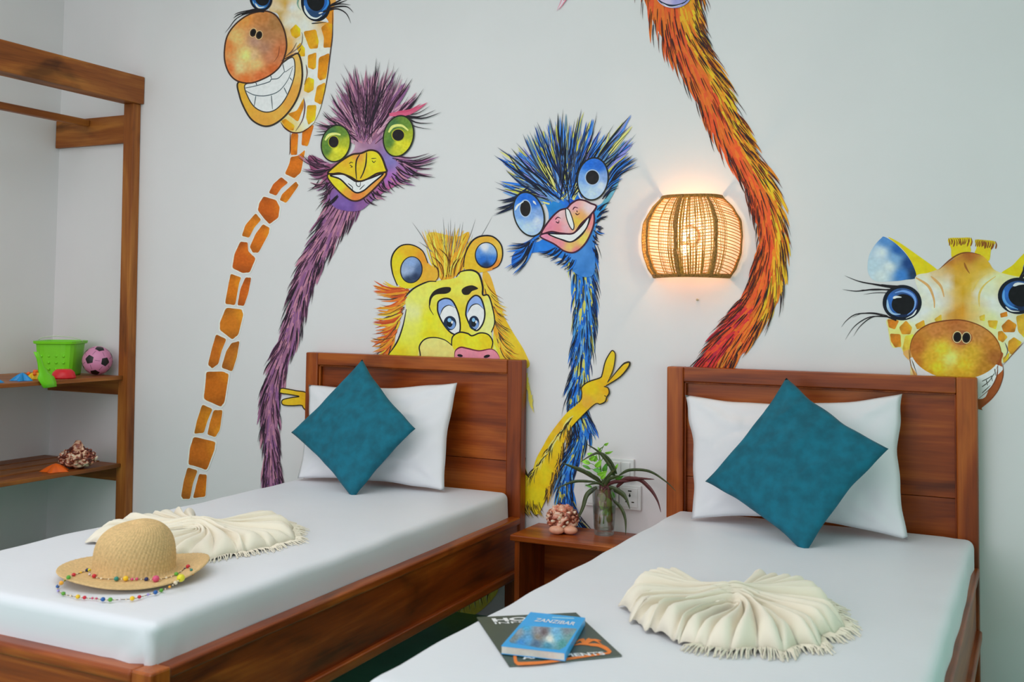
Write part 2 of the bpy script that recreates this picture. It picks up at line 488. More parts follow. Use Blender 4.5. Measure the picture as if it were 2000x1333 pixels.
spots = [[(740, 260), (790, 210), (830, 250), (830, 310), (790, 335), (755, 310)],
 [(855, 275), (965, 255), (990, 360), (980, 420), (910, 425)], [(1010, 240), (1060, 200), (1110, 210), (1105, 410), (1030, 415), (1035, 330)],
 [(795, 410), (830, 370), (870, 420), (870, 490), (830, 490)], [(895, 480), (970, 455), (965, 590), (940, 605), (895, 585)],
 [(990, 500), (1085, 460), (1055, 680), (1000, 700), (978, 670)], [(870, 700), (900, 670), (950, 690), (945, 780), (900, 808), (860, 790)],
 [(975, 750), (1045, 715), (1050, 790), (1010, 910), (950, 880)], [(720, 990), (800, 960), (860, 850), (860, 930), (810, 1060)],
 [(890, 915), (970, 912), (960, 1040), (900, 1085), (880, 1020)], [(665, 1050), (700, 1030), (780, 1090), (770, 1135), (710, 1125)],
 [(750, 1160), (812, 1160), (806, 1270), (800, 1345), (745, 1345)], [(848, 1140), (950, 1080), (895, 1270), (840, 1260)]]
def spot(cv, P, c, parent, halo=True, sm=True):
    cx = sum(p[0] for p in P)/len(P); cy = sum(p[1] for p in P)/len(P)
    Q = []
    for i in range(len(P)):      # add edge points so that the spot keeps fairly square corners
        a, b2 = P[i], P[(i+1) % len(P)]
        Q += [(a[0]*.88+b2[0]*.12, a[1]*.88+b2[1]*.12), ((a[0]+b2[0])/2, (a[1]+b2[1])/2), (a[0]*.12+b2[0]*.88, a[1]*.12+b2[1]*.88)]
    if halo:
        cv.fill([(cx+(x-cx)*1.12, cy+(y-cy)*1.08) for x, y in Q], (224, 216, 204))
    d = tuple(v*.84 for v in c); l = (min(255, c[0]*1.07), min(255, c[1]*1.18), c[2]*1.1)
    cv.fill(Q, [(cx, cy, c), (P[0][0], P[0][1], d), (P[2][0], P[2][1], l), (P[len(P)//2+1][0], P[len(P)//2+1][1], d), (P[-1][0], P[-1][1], c)])
    cv.build('spot', parent)
for i, P in enumerate(spots): spot(cv, P, YO[i % 3] if i < 11 else (212, 112, 20), g, halo=False)
NB = [[(800, 235), (850, 225), (900, 185), (870, 340), (825, 380), (760, 350), (790, 280)], [(735, 372), (782, 410), (735, 450), (700, 500), (650, 480), (680, 420)],
 [(835, 402), (855, 430), (770, 550), (725, 530), (740, 490)], [(615, 505), (700, 530), (725, 580), (715, 650), (655, 695), (620, 660), (575, 600), (585, 550)],
 [(560, 620), (597, 665), (550, 720), (515, 788), (465, 775), (490, 700)], [(610, 695), (655, 720), (650, 760), (580, 890), (540, 890), (520, 850), (560, 760)],
 [(455, 815), (505, 820), (510, 880), (560, 930), (520, 1025), (470, 1030), (400, 995), (415, 900)], [(390, 1035), (460, 1060), (445, 1110), (420, 1250), (350, 1240), (375, 1100)],
 [(490, 1060), (530, 1062), (510, 1170), (480, 1255), (435, 1250), (455, 1140)]]
NC = [[(340, 5), (440, 15), (452, 50), (420, 180), (380, 212), (300, 150), (300, 100)], [(275, 178), (342, 210), (310, 290), (290, 370), (250, 400), (222, 375), (250, 260)],
 [(375, 235), (428, 222), (410, 330), (380, 420), (310, 395), (340, 290)], [(212, 422), (320, 420), (358, 440), (330, 620), (305, 650), (195, 600), (205, 500)],
 [(185, 635), (252, 665), (220, 740), (195, 820), (132, 825), (150, 740)], [(260, 672), (318, 672), (300, 800), (270, 848), (218, 830), (235, 750)],
 [(130, 845), (270, 878), (265, 930), (215, 1062), (150, 1040), (95, 1025), (105, 920)], [(90, 1045), (155, 1065), (125, 1150), (105, 1250), (60, 1250), (48, 1230), (65, 1130)],
 [(165, 1088), (215, 1092), (210, 1180), (205, 1235), (125, 1245), (145, 1160)]]
OC = [(204, 106, 22), (192, 90, 22), (200, 108, 20), (188, 88, 20), (204, 112, 24)]
cv.crop(340, 240, 3.507)
for i, P in enumerate(NB): spot(cv, P, OC[i % 5], g)
cv.crop(340, 600, 3.333)
for i, P in enumerate(NC): spot(cv, P, [(196, 112, 26), (184, 98, 24), (176, 100, 28), (186, 98, 18), (190, 112, 24)][i % 5], g)
cv.crop(400, 0, 4.443)
# muzzle
MZ = [(500, 98), (380, 130), (270, 210), (195, 320), (172, 460), (185, 570), (230, 660), (300, 710), (400, 722), (500, 690), (590, 640), (660, 570), (700, 470), (712, 380), (690, 260), (640, 160), (580, 110)]
LIP = [(290, 720), (303, 830), (340, 930), (400, 1030), (480, 1085), (560, 1095), (650, 1050), (740, 960), (810, 840), (845, 700), (845, 580), (825, 490), (800, 465), (740, 500), (600, 600), (400, 700)]
cv.fill(LIP, [(560, 1060, (206, 148, 58)), (320, 830, (222, 160, 50)), (820, 600, (226, 168, 84)), (600, 1000, (224, 160, 66)), (780, 840, (214, 150, 62))])
cv.stroke(LIP, 3.4, (52, 42, 34), closed=True); 
MO = [(350, 740), (450, 712), (570, 645), (670, 555), (765, 500), (785, 600), (762, 720), (700, 860), (620, 950), (530, 974), (440, 935), (380, 850)]
cv.fill(MO, (222, 220, 220)); cv.stroke(MO, 2.2, (60, 52, 44), closed=True)
tl = (72, 84, 90)
for s in ([(355, 765), (450, 745), (560, 712), (580, 690), (640, 680), (690, 628), (710, 620), (770, 575)], [(360, 790), (430, 825), (530, 832), (640, 795), (720, 700), (765, 590)],
          [(445, 715), (455, 745)], [(570, 645), (585, 692)], [(678, 555), (695, 625)], [(445, 835), (430, 930)], [(580, 830), (590, 950)], [(690, 762), (722, 830)], [(740, 675), (760, 700)]):
    cv.stroke(s, 1.9, tl, taper=(.8, .5))
cv.build('mouth', g)
cv.fill(MZ, [(370, 480, (236, 208, 122)), (300, 580, (236, 190, 130)), (205, 400, (214, 126, 62)), (215, 600, (206, 108, 52)), (350, 700, (212, 110, 50)), (480, 660, (206, 106, 56)), (590, 600, (196, 98, 48)), (660, 450, (190, 106, 62)), (620, 200, (160, 110, 62)), (500, 150, (186, 118, 62)), (520, 300, (166, 112, 70)), (520, 420, (170, 120, 94)), (440, 360, (176, 132, 110)), (350, 160, (224, 140, 66)), (280, 330, (232, 176, 106)), (560, 500, (190, 120, 84)), (450, 560, (226, 176, 110)), (430, 480, (206, 166, 120))], grid_px=4, jit=9)
cv.stroke(MZ, 3.0, (66, 40, 28), closed=True)
cv.stroke([(650, 400), (640, 480), (600, 540)], 1.5, (120, 60, 40))
for x, y in ((422, 285), (474, 306)):
    cv.ell(x, y, 32, 42, 15, (214, 180, 130)); cv.ell(x, y, 27, 36, 15, (50, 34, 26)); cv.ell(x+1, y-2, 17, 25, 15, (14, 10, 10))
cv.stroke([(660, 530), (760, 480), (810, 460), (835, 420)], 2.4, (60, 44, 40)); cv.stroke([(700, 495), (760, 440), (800, 370)], 1.8, (90, 70, 60))
cv.stroke([(720, 480), (830, 400), (850, 320), (842, 280)], 1.8, (110, 96, 90)); cv.stroke([(880, 560), (890, 640), (865, 740)], 2, (100, 60, 40))
cv.stroke([(860, 850), (870, 930), (850, 1040), (790, 1140)], 2.4, (92, 56, 72)); cv.stroke([(1110, 100), (1110, 300), (1090, 470), (1062, 690), (1010, 930), (950, 1070)], 2.2, (70, 50, 44))
cv.stroke([(660, 1060), (700, 1115), (770, 1152), (860, 1140), (955, 1065)], 2.8, (70, 30, 24)); cv.stroke([(743, 1150), (743, 1300), (735, 1345)], 2.0, (84, 50, 30))
cv.build('muzzle', g)
def eye(cv, cx, cy, rx, ry, rot, parent, iris, pup, hl, lash=(), white=None, ir=.86):
    cv.ell(cx, cy, rx*1.07, ry*1.05, rot, (16, 22, 34)); cv.ell(cx, cy, rx*ir, ry*ir, rot, iris, grid_px=4)
    for s, w in lash: cv.stroke(s, w, BLK, taper=(.9, .05))
    e = cv.build('eye', parent)
    cv.ell(cx+pup[0], cy+pup[1], pup[2], pup[3], rot, (14, 16, 20))
    cv.build('pupil', e)
    for s, w, c in hl: cv.stroke(s, w, c, taper=(.3, .2))
    cv.build('eye_highlight', e)
NV = (24, 44, 74)
cv.fill([(990, 160), (1040, 145), (1075, 195), (1000, 185), (930, 200)], (232, 222, 226)); cv.build('eye_corner', g)
eye(cv, 490, -12, 92, 104, -15, g, [(490, 70, (50, 120, 190)), (420, 0, (34, 90, 160)), (560, 10, (30, 70, 120)), (490, -60, NV)], (10, -8, 62, 72),
    [([(440, 30), (470, 66), (520, 62)], 3.5, (206, 218, 232)), ([(420, 10), (432, 40)], 2.5, (110, 170, 220))],
    [([(520, 96), (430, 92), (350, 118), (315, 140)], 7), ([(400, 100), (280, 160), (215, 240), (175, 290)], 1.5), ([(360, 108), (290, 130), (250, 160)], 2.5), ([(390, 90), (300, 110), (255, 130)], 2)])
eye(cv, 965, 32, 118, 150, -12, g, [(965, 150, (30, 60, 96)), (880, 60, (44, 100, 170)), (1060, 20, (30, 90, 170)), (960, -60, NV), (900, 120, (30, 60, 96))], (0, -26, 76, 92),
    [([(866, 50), (880, 100), (920, 148), (975, 160), (1020, 132)], 4.5, (206, 216, 230)), ([(1066, -20), (1072, 30), (1050, 70), (1020, 96)], 4, (50, 130, 210)), ([(990, 118), (1028, 108)], 3, (235, 238, 244))],
    [([(1080, 50), (1160, 30), (1240, 0)], 3), ([(1070, 62), (1170, 36), (1270, 44)], 2.4), ([(1060, 80), (1160, 58), (1240, 62), (1292, 110)], 3), ([(1050, 100), (1150, 78), (1230, 120), (1270, 205)], 2.6),
     ([(1100, 40), (1180, 0), (1200, -30)], 2.5), ([(930, 205), (990, 200), (1070, 190)], 2), ([(1030, 105), (1090, 85), (1150, 75)], 4)])
cv.stroke([(835, -40), (810, 20), (815, 60), (838, 90)], 2.0, (110, 150, 130)); cv.stroke([(815, -40), (800, 40)], 1.2, (120, 150, 160)); cv.build('brow', g)

# ---- purple ostrich
g = wroot('painted_ostrich', 'wall painting of a purple ostrich with green eyes and yellow beak', 640, 560)
cv = wall_canvas(.0024); cv.full()
PU = [(150, 98, 132), (166, 112, 142), (132, 84, 128), (178, 120, 140), (140, 92, 120)]
DP = [(52, 28, 44), (38, 24, 40), (70, 40, 60), (30, 24, 34)]
furneck(cv, [(684, 372, 40), (668, 405, 34), (650, 440, 27), (631, 475, 24), (612, 510, 21), (597, 545, 20), (585, 580, 19), (576, 620, 19), (566, 660, 17), (549, 700, 18), (536, 744, 18), (529, 785, 17), (529, 825, 16), (530, 870, 15), (532, 915, 16), (534, 950, 18), (537, 1000, 18)],
        (150, 98, 132), PU, PU, DP, n1=520, n2=400, seed=3, hl=44, hw=3.2)
cv.build('neck', g)
cv.crop(570, 90, 4.166)
cv.fill([(420, 500), (500, 440), (600, 400), (740, 420), (860, 460), (900, 510), (850, 570), (790, 640), (760, 760), (800, 880), (900, 910), (1040, 950), (1010, 1030), (880, 1120), (740, 1200), (640, 1280), (560, 1340), (430, 1340), (330, 1290), (290, 1120), (180, 1040), (140, 940), (150, 890), (240, 920), (330, 960), (480, 880), (520, 800), (470, 700), (420, 620), (390, 560)],
        [(600, 500, (150, 104, 134)), (560, 750, (156, 112, 140)), (680, 700, (136, 96, 130)), (420, 500, (160, 124, 142)), (860, 460, (150, 100, 124)), (900, 1000, (152, 100, 150)), (800, 1080, (160, 96, 170)), (200, 1000, (130, 64, 96)), (450, 1290, (110, 80, 150)), (820, 950, (120, 110, 170)), (600, 1290, (130, 84, 140)), (820, 1180, (176, 84, 124)), (480, 760, (200, 170, 180))], jit=10)
tips = [(425, 145), (515, 150), (400, 220), (360, 290), (320, 385), (300, 480), (260, 530), (205, 625), (560, 200), (610, 150), (640, 210), (695, 95), (725, 125), (800, 100), (840, 130), (880, 170), (855, 250), (900, 220), (950, 255), (990, 262), (1080, 345), (1060, 385), (450, 260), (480, 330), (580, 260), (665, 250), (760, 200), (780, 260), (700, 260), (340, 440), (250, 560), (400, 330), (620, 300), (920, 340), (540, 330), (745, 300), (180, 640), (820, 220), (1010, 400)]
def crown(cv, tips, cx, cy, cols, dark, seed, wl=(4, 7.5), wd=(1.6, 2.8), k=(.05, .55), nc=8, qc=(.5, .9)):
    r = random.Random(seed)
    for ps in range(2):
        for (x, y) in tips:
            for j in range(nc if ps == 0 else 4):
                f = r.uniform(*k); bx, by = cx+(x-cx)*f+r.uniform(-60, 60)*(1-f), cy+(y-cy)*f+r.uniform(-30, 30)
                tx, ty = x+r.uniform(-35, 35), y+r.uniform(-30, 30)
                if ps == 0:
                    q = r.uniform(*qc); cv.tuft((bx, by), (bx+(tx-bx)*q, by+(ty-by)*q), r.choice(cols), w=r.uniform(*wl), bend=r.uniform(-.12, .12))
                else:
                    if j == 0: tx, ty = x, y
                    q = 1 if j == 0 else r.uniform(.6, .95)
                    cv.tuft((bx, by), (bx+(tx-bx)*q, by+(ty-by)*q), r.choice(dark), w=r.uniform(*wd)*(1.2 if j == 0 else .6), bend=r.uniform(-.12, .12))
crown(cv, tips, 620, 800, PU+[(186, 140, 160), (170, 130, 150)], DP+[(96, 60, 84)], 5)
for t in ((1225, 540), (1160, 630), (1145, 680), (1100, 560), (1130, 490), (1180, 520)):
    cv.tuft((880, 545), t, (34, 28, 36), w=2.6, bend=.28)
cv.tuft((800, 560), (1110, 462), (196, 84, 116), w=9, bend=.2); cv.tuft((860, 530), (1060, 470), (190, 70, 104), w=6, bend=.2)
for t in ((190, 620), (180, 730), (200, 700), (240, 640), (255, 545)):
    cv.tuft((400, 640), t, (34, 28, 36), w=2.8, bend=-.22)
for bx, by, t in ((830, 910, (1170, 890)), (840, 920, (1200, 905)), (850, 940, (1175, 950)), (900, 950, (1160, 1050)), (880, 980, (1060, 1070)), (850, 1010, (1020, 1110)), (860, 1060, (1000, 1120)), (800, 1080, (930, 1150)), (760, 1100, (850, 1190)), (720, 1140, (830, 1180)), (680, 1180, (780, 1240)), (640, 1210, (740, 1270)), (620, 1240, (700, 1290)), (900, 930, (1150, 980)),
                  (290, 975, (60, 885)), (290, 985, (110, 930)), (300, 1000, (90, 1000)), (280, 1040, (150, 1060)), (270, 1080, (140, 1180)), (290, 1110, (150, 1130)), (310, 1130, (220, 1160)), (320, 1150, (220, 1235)), (330, 1180, (230, 1270)), (350, 1230, (250, 1300)), (300, 970, (130, 880))):
    s = 1 if t[0] > bx else -1
    for j in range(4):
        cv.tuft((bx+rnd.uniform(-30, 30), by+rnd.uniform(-25, 25)), (t[0]+rnd.uniform(-60, 20)*s, t[1]+rnd.uniform(-25, 25)), PU[rnd.randrange(5)] if j < 1 else DP[rnd.randrange(4)], w=4.2 if j < 1 else 2.6, bend=.22*s)
cv.build('plumage', g)
GR = lambda x, y: [(x-40, y-90, (66, 104, 60)), (x+60, y-90, (96, 128, 50)), (x-50, y+20, (80, 120, 50)), (x+60, y+70, (206, 196, 40)), (x-20, y+100, (190, 186, 46)), (x-70, y+60, (84, 118, 50)), (x+80, y-10, (160, 168, 44)), (x, y+50, (214, 206, 50))]
EYEP = None
def oeye(cv, x, y, rx, ry, rot, iris, pup, arc, arcc=(226, 220, 120)):
    P = cv.ell(x, y, rx, ry, rot, (34, 34, 28)); cv.ell(x, y, rx*.91, ry*.93, rot, iris, grid_px=3, jit=8)
    if arc: cv.stroke(arc, 5.5, arcc, taper=(.5, .5))
    e = cv.build('eye', EYEP)
    cv.ell(pup[0], pup[1], pup[2]*1.15, pup[3]*1.15, 0, tuple(v*.9 for v in iris[4][2])); cv.ell(*pup, 0, (30, 26, 28)); cv.build('pupil', e)
EYEP = g
oeye(cv, 365, 795, 121, 155, 14, GR(365, 795), (348, 782, 40, 46), [(278, 770), (310, 728), (360, 716), (405, 725)])
oeye(cv, 875, 735, 126, 174, 14, GR(875, 735), (873, 727, 48, 46), [(795, 705), (830, 658), (900, 650), (955, 690)])
LB = [(300, 1050), (330, 1120), (430, 1220), (510, 1262), (590, 1240), (700, 1140), (775, 1045), (720, 1030), (400, 1030)]
cv.fill(LB, [(340, 1090, (240, 196, 40)), (450, 1200, (236, 150, 50)), (530, 1230, (226, 120, 54)), (650, 1170, (232, 140, 60)), (400, 1150, (242, 200, 40))]); cv.stroke(LB, 3, (60, 36, 30), closed=True)
MW = [(320, 1055), (420, 1045), (480, 1075), (540, 1105), (640, 1080), (752, 1040), (650, 1130), (590, 1180), (530, 1195), (470, 1150), (400, 1085)]
cv.fill(MW, (226, 224, 226)); cv.stroke(MW, 3, BLK, closed=True)
UB = [(300, 1035), (350, 985), (420, 930), (500, 885), (570, 875), (640, 850), (700, 862), (740, 910), (770, 990), (775, 1025), (700, 1040), (620, 1085), (550, 1102), (480, 1065), (400, 1038), (340, 1042)]
cv.fill(UB, [(500, 960, (232, 186, 34)), (660, 930, (240, 200, 36)), (400, 1000, (226, 176, 36)), (540, 900, (206, 140, 60)), (730, 1000, (236, 190, 30)), (450, 940, (220, 160, 40))]); cv.stroke(UB, 3.6, (48, 32, 24), closed=True)
for s in ([(560, 885), (535, 930), (528, 1000), (535, 1085)], [(617, 868), (610, 960), (590, 1030), (565, 1080)]): cv.stroke(s, 2.8, BLK, taper=(.6, .6))
for s in ([(475, 960), (490, 948), (505, 955)], [(480, 970), (500, 985), (485, 990)], [(655, 918), (695, 916)], [(660, 935), (675, 950), (690, 935)], [(530, 1105), (535, 1135), (560, 1145), (568, 1100)], [(465, 1120), (500, 1150), (500, 1175)], [(560, 1170), (600, 1130)]):
    cv.stroke(s, 1.6, BLK, taper=(.8, .6))
cv.build('beak', g)

# ---- lion
g = wroot('painted_lion', 'wall painting of a yellow lion peeking over the left headboard', 880, 640)
cv = wall_canvas(.0006); cv.crop(700, 420, 4.444)
GO = [(226, 168, 44), (236, 186, 60), (212, 146, 36), (228, 150, 40), (238, 200, 80)]
OR = [(196, 84, 34), (216, 110, 40), (226, 140, 40), (232, 178, 50), (180, 70, 34)]
DL = [(60, 48, 44), (90, 60, 30), (120, 72, 24), (50, 44, 44)]
cv.fill([(590, 190), (650, 150), (850, 190), (960, 150), (930, 300), (920, 440), (860, 520), (740, 580), (690, 500), (640, 350), (620, 270)], [(750, 250, (232, 178, 60)), (900, 250, (222, 160, 40)), (760, 500, (226, 150, 40)), (640, 250, (236, 186, 70)), (850, 430, (214, 140, 40))])
cv.fill([(1080, 500), (1140, 520), (1200, 700), (1250, 850), (1330, 1000), (1450, 1200), (1470, 1330), (1200, 1330), (1170, 1100), (1180, 900), (1150, 720), (1090, 690)], [(1130, 560, (226, 160, 50)), (1230, 900, (222, 170, 40)), (1350, 1150, (228, 180, 40)), (1200, 1150, (232, 200, 50)), (1420, 1260, (226, 180, 50))])
r5 = random.Random(11)
for i in range(150):
    x = r5.uniform(560, 990); f = (x-560)/430
    bx = 700+f*170+r5.uniform(-30, 30); cv.tuft((bx, r5.uniform(360, 560)), (x+r5.uniform(-20, 20), 150+r5.uniform(-40, 110)), GO[i % 5] if i % 3 else DL[2], w=3.2 if i % 3 else 1.5, bend=r5.uniform(-.1, .1))
for t in ((465, 60), (735, 20), (800, 30), (840, 60), (885, 70), (910, 60), (1020, 30), (1170, 0), (520, 230), (780, 60)):
    cv.tuft((620+(t[0]-465)*.5, 330), t, (110, 110, 112), w=1.4, bend=.05)
for i in range(170):
    t = r5.random(); bx = 1090+t*150; by = 560+t*600
    cv.tuft((bx, by), (bx+r5.uniform(70, 180), by+r5.uniform(110, 260)), GO[i % 5] if i % 5 < 3 else DL[i % 4], w=3.2 if i % 5 < 3 else 1.6, bend=.2)
for i in range(130):
    t = r5.random(); bx = 440-t*150; by = 640+t*480
    c = OR[i % 5] if i % 3 else DL[i % 4]
    cv.tuft((bx, by), (bx-r5.uniform(120, 300)*(1-t*.35), by+r5.uniform(-10, 260)*(.25+t)), c, w=4.2 if i % 3 else 1.7, bend=-.2)
for i in range(26):
    cv.tuft((400+r5.uniform(-40, 30), 660+r5.uniform(-30, 20)), (120+r5.uniform(0, 120), 590+r5.uniform(-30, 90)), OR[i % 5], w=4, bend=-.15)
cv.build('mane', g)
EL = [(290, 400), (315, 320), (380, 265), (470, 260), (560, 310), (610, 420), (690, 480), (690, 560), (560, 600), (440, 640), (350, 610), (300, 510)]
cv.fill(EL, [(330, 400, (236, 190, 34)), (450, 300, (232, 164, 34)), (620, 500, (232, 160, 50)), (400, 600, (236, 196, 40)), (560, 380, (224, 140, 40))])
cv.stroke([(340, 615), (300, 510), (287, 400), (315, 320), (380, 265), (470, 262), (560, 315), (605, 420)], 3, BLK, taper=(.6, .5)); cv.stroke([(640, 420), (690, 470), (695, 540), (665, 580)], 2.6, (80, 44, 24))
BU = lambda x, y: [(x, y-60, (130, 156, 200)), (x+40, y+60, (40, 54, 84)), (x-50, y+10, (150, 166, 196)), (x+70, y, (70, 92, 130)), (x-20, y+90, (46, 60, 84)), (x-10, y, (140, 158, 194))]
cv.ell(462, 477, 98, 118, 8, (34, 30, 32)); cv.ell(462, 477, 88, 110, 8, BU(462, 477)); cv.build('ear', g)
ER = [(915, 455), (925, 360), (960, 270), (1010, 210), (1080, 183), (1170, 190), (1240, 260), (1250, 360), (1215, 440), (1160, 480), (1060, 500), (980, 500)]
cv.fill(ER, [(950, 400, (232, 170, 40)), (1100, 220, (230, 160, 50)), (1220, 300, (236, 176, 70)), (1040, 470, (226, 170, 40)), (1190, 450, (224, 130, 50))]); cv.stroke([(915, 455), (925, 360), (960, 270), (1010, 210), (1080, 183), (1170, 190), (1240, 260), (1252, 360), (1220, 440), (1165, 470)], 3.2, BLK, taper=(.5, .5))
cv.ell(1112, 350, 100, 114, 0, (40, 32, 34)); cv.ell(1112, 348, 90, 103, 0, [(1100, 280, (206, 206, 214)), (1080, 390, (36, 100, 186)), (1160, 390, (50, 110, 190)), (1170, 300, (140, 170, 210)), (1040, 330, (80, 130, 200)), (1110, 440, (24, 50, 90))])
cv.build('ear', g)
FA = [(262, 1330), (270, 1215), (340, 1100), (390, 960), (415, 820), (412, 740), (480, 650), (600, 590), (700, 570), (850, 545), (900, 490), (980, 482), (1050, 520), (1080, 620), (1082, 690), (1130, 700), (1170, 820), (1185, 930), (1160, 1020), (1172, 1100), (1230, 1240), (1230, 1330)]
cv.fill(FA, [(480, 850, (236, 228, 140)), (450, 1000, (232, 220, 90)), (620, 900, (228, 204, 36)), (560, 700, (226, 208, 90)), (800, 600, (224, 200, 70)), (980, 560, (232, 214, 90)), (900, 900, (226, 190, 40)), (340, 1200, (226, 200, 36)), (600, 1050, (228, 200, 30)), (1130, 800, (234, 224, 120)), (1140, 960, (236, 226, 130)), (740, 850, (226, 190, 50)), (500, 1150, (228, 206, 60)), (1020, 680, (220, 180, 60))], jit=7)
for s, w in (([(262, 1215), (340, 1100), (390, 960), (418, 820)], 3), ([(400, 720), (480, 640), (600, 582), (680, 580)], 3), ([(850, 540), (880, 500), (940, 482), (1000, 484), (1050, 520), (1080, 620), (1082, 695), (1130, 700), (1165, 800), (1185, 930), (1155, 1020)], 3.6), ([(615, 780), (625, 820), (655, 870)], 1.8)):
    cv.stroke(s, w, BLK, taper=(.3, .5))
for s in ([(700, 290), (770, 360), (780, 450), (760, 560)], [(730, 310), (790, 400), (785, 540)], [(860, 380), (820, 440), (800, 540)], [(890, 370), (840, 450), (830, 550)], [(640, 360), (720, 430), (740, 520), (720, 570)]):
    cv.stroke(s, 1.9, (90, 54, 20))
cv.build('face', g)
for P in ([(615, 790), (620, 720), (660, 660), (730, 630), (800, 630), (800, 665), (760, 685), (680, 692), (640, 725), (625, 785)], [(898, 655), (930, 625), (990, 612), (1042, 640), (990, 662), (960, 692), (915, 692)]):
    cv.fill(P, (34, 28, 24))
    cv.build('eyebrow', g)
for outer, wh, ir in (([(690, 800), (700, 750), (760, 725), (820, 750), (868, 850), (886, 950), (880, 1020), (850, 1042), (790, 1010), (730, 930), (695, 850)], [(712, 870), (740, 810), (790, 785), (850, 812), (878, 930), (875, 1015), (848, 1038), (790, 1005), (740, 940)], (797, 940, 55, 62)),
                      ([(935, 850), (955, 760), (1010, 702), (1060, 718), (1090, 790), (1100, 870), (1080, 950), (1030, 1005), (980, 970), (945, 900)], [(952, 850), (985, 790), (1040, 775), (1092, 822), (1094, 880), (1070, 960), (1030, 1002), (985, 965), (950, 900)], (1006, 938, 46, 62))):
    cv.fill(outer, (130, 156, 210)); cv.fill(wh, (226, 222, 220)); cv.stroke(outer, 3, BLK, closed=True); cv.stroke([wh[0], wh[1], wh[2], wh[3]], 2, BLK)
    x, y, a, b2 = ir
    cv.ell(x, y, a, b2, 0, (24, 38, 62)); cv.ell(x+12, y+14, a*.62, b2*.62, 0, (110, 140, 190)); cv.ell(x-2, y+4, a*.45, b2*.5, 0, (16, 20, 28)); cv.ell(x-4, y-26, a*.3, b2*.28, 0, (120, 170, 220)); cv.ell(x+18, y-8, a*.16, b2*.2, 0, (230, 236, 244))
    cv.build('eye', g)
CH = [(535, 1130), (580, 1080), (660, 1065), (750, 1085), (820, 1135), (850, 1220), (850, 1330), (545, 1330)]
cv.fill(CH, (228, 204, 116)); cv.stroke([(545, 1330), (540, 1215), (533, 1140), (580, 1080), (660, 1065), (750, 1085), (820, 1138)], 2.6, BLK, taper=(.7, .6))
NBp = [(815, 1120), (820, 1060), (880, 1020), (950, 1030), (990, 1050), (1060, 1025), (1130, 1040), (1168, 1100), (1162, 1170), (1000, 1190), (850, 1180)]
cv.fill(NBp, [(850, 1080, (226, 196, 30)), (1000, 1110, (232, 206, 40)), (1120, 1100, (224, 190, 30))]); cv.stroke([(812, 1135), (820, 1060), (880, 1020), (950, 1030), (990, 1050), (1060, 1025), (1130, 1040), (1168, 1100), (1158, 1160)], 3, BLK, taper=(.7, .7))
NO = [(836, 1240), (845, 1180), (890, 1150), (950, 1160), (1050, 1180), (1150, 1165), (1200, 1190), (1228, 1240), (1225, 1340), (840, 1340)]
cv.fill(NO, (220, 132, 150)); cv.stroke(NO[:8], 3, (100, 30, 50)); cv.ell(885, 1222, 24, 12, 10, BLK); cv.ell(1118, 1228, 28, 13, -15, BLK)
cv.build('nose', g)
# hands showing the two-finger sign, and the right arm
cv.d = .0062   # painted over the blue neck
cv.crop(340, 600, 3.333)
F1 = [(695, 545), (705, 530), (740, 533), (800, 545), (862, 556), (900, 600), (900, 700), (850, 660), (835, 640), (780, 642), (720, 638), (706, 620), (718, 602), (770, 590), (820, 582), (760, 570), (700, 560)]
cv.fill(F1, [(720, 545, (226, 180, 40)), (800, 620, (222, 172, 30)), (860, 600, (210, 156, 20))], smooth=True); cv.stroke(F1, 2.2, (50, 40, 20), closed=True)
cv.build('hand', g)
cv.crop(1000, 500, 2.423)
ARM = [(30, 960), (60, 990), (88, 1050), (105, 1000), (120, 955), (150, 900), (185, 840), (260, 745), (325, 690), (335, 640), (370, 600), (420, 580), (430, 590), (440, 640), (455, 680), (440, 695), (395, 705), (330, 765), (270, 832), (238, 920), (212, 1020), (165, 1145), (120, 1225), (70, 1180), (30, 1150)]
cv.fill(ARM, [(380, 620, (226, 176, 20)), (400, 680, (232, 160, 40)), (300, 780, (230, 180, 20)), (220, 880, (236, 176, 20)), (240, 830, (226, 160, 40)), (150, 1000, (226, 186, 20)), (120, 1120, (222, 190, 20)), (190, 960, (224, 170, 20))], jit=8)
r6 = random.Random(4)
for i in range(70):
    t = r6.random(); x = 270-t*190; y = 740+t*270+20
    cv.tuft((x+20, y), (x-r6.uniform(-10, 25), y+r6.uniform(40, 95)), [(70, 66, 34), (50, 44, 24), (210, 190, 60), (206, 200, 120)][i % 4], w=2.2, bend=.15)
for i in range(70):
    t = r6.random(); x = 290-t*120; y = 800+t*330
    cv.tuft((x-10, y), (x-r6.uniform(0, 30), y+r6.uniform(40, 80)), [(90, 66, 20), (60, 44, 20), (200, 150, 30)][i % 3], w=1.8, bend=-.15)
for i in range(24):
    x = 50+i*3.5; cv.tuft((x, 1165+r6.uniform(-10, 20)), (x+20+r6.uniform(0, 16), 1225+r6.uniform(-10, 20)), [(90, 76, 20), (60, 50, 26), (190, 160, 30)][i % 3], w=1.7, bend=.2)
for i in range(8):
    cv.tuft((60+i, 1000-i*6), (96-i, 1055), (60, 50, 30), w=1.5)
for i in range(16):
    x = 72+i*1.5; cv.tuft((x, 560+i*8), (x+14, 610+i*9), (228, 196, 80), w=2.5)
cv.build('arm', g)
HD = [(335, 660), (332, 625), (350, 605), (375, 592), (420, 577), (430, 560), (445, 500), (470, 455), (482, 452), (491, 470), (484, 530), (468, 572), (462, 585), (520, 522), (545, 506), (558, 508), (550, 530), (510, 575), (450, 612), (440, 618), (458, 628), (462, 650), (452, 668), (444, 690), (420, 702), (395, 702), (360, 720), (335, 700)]
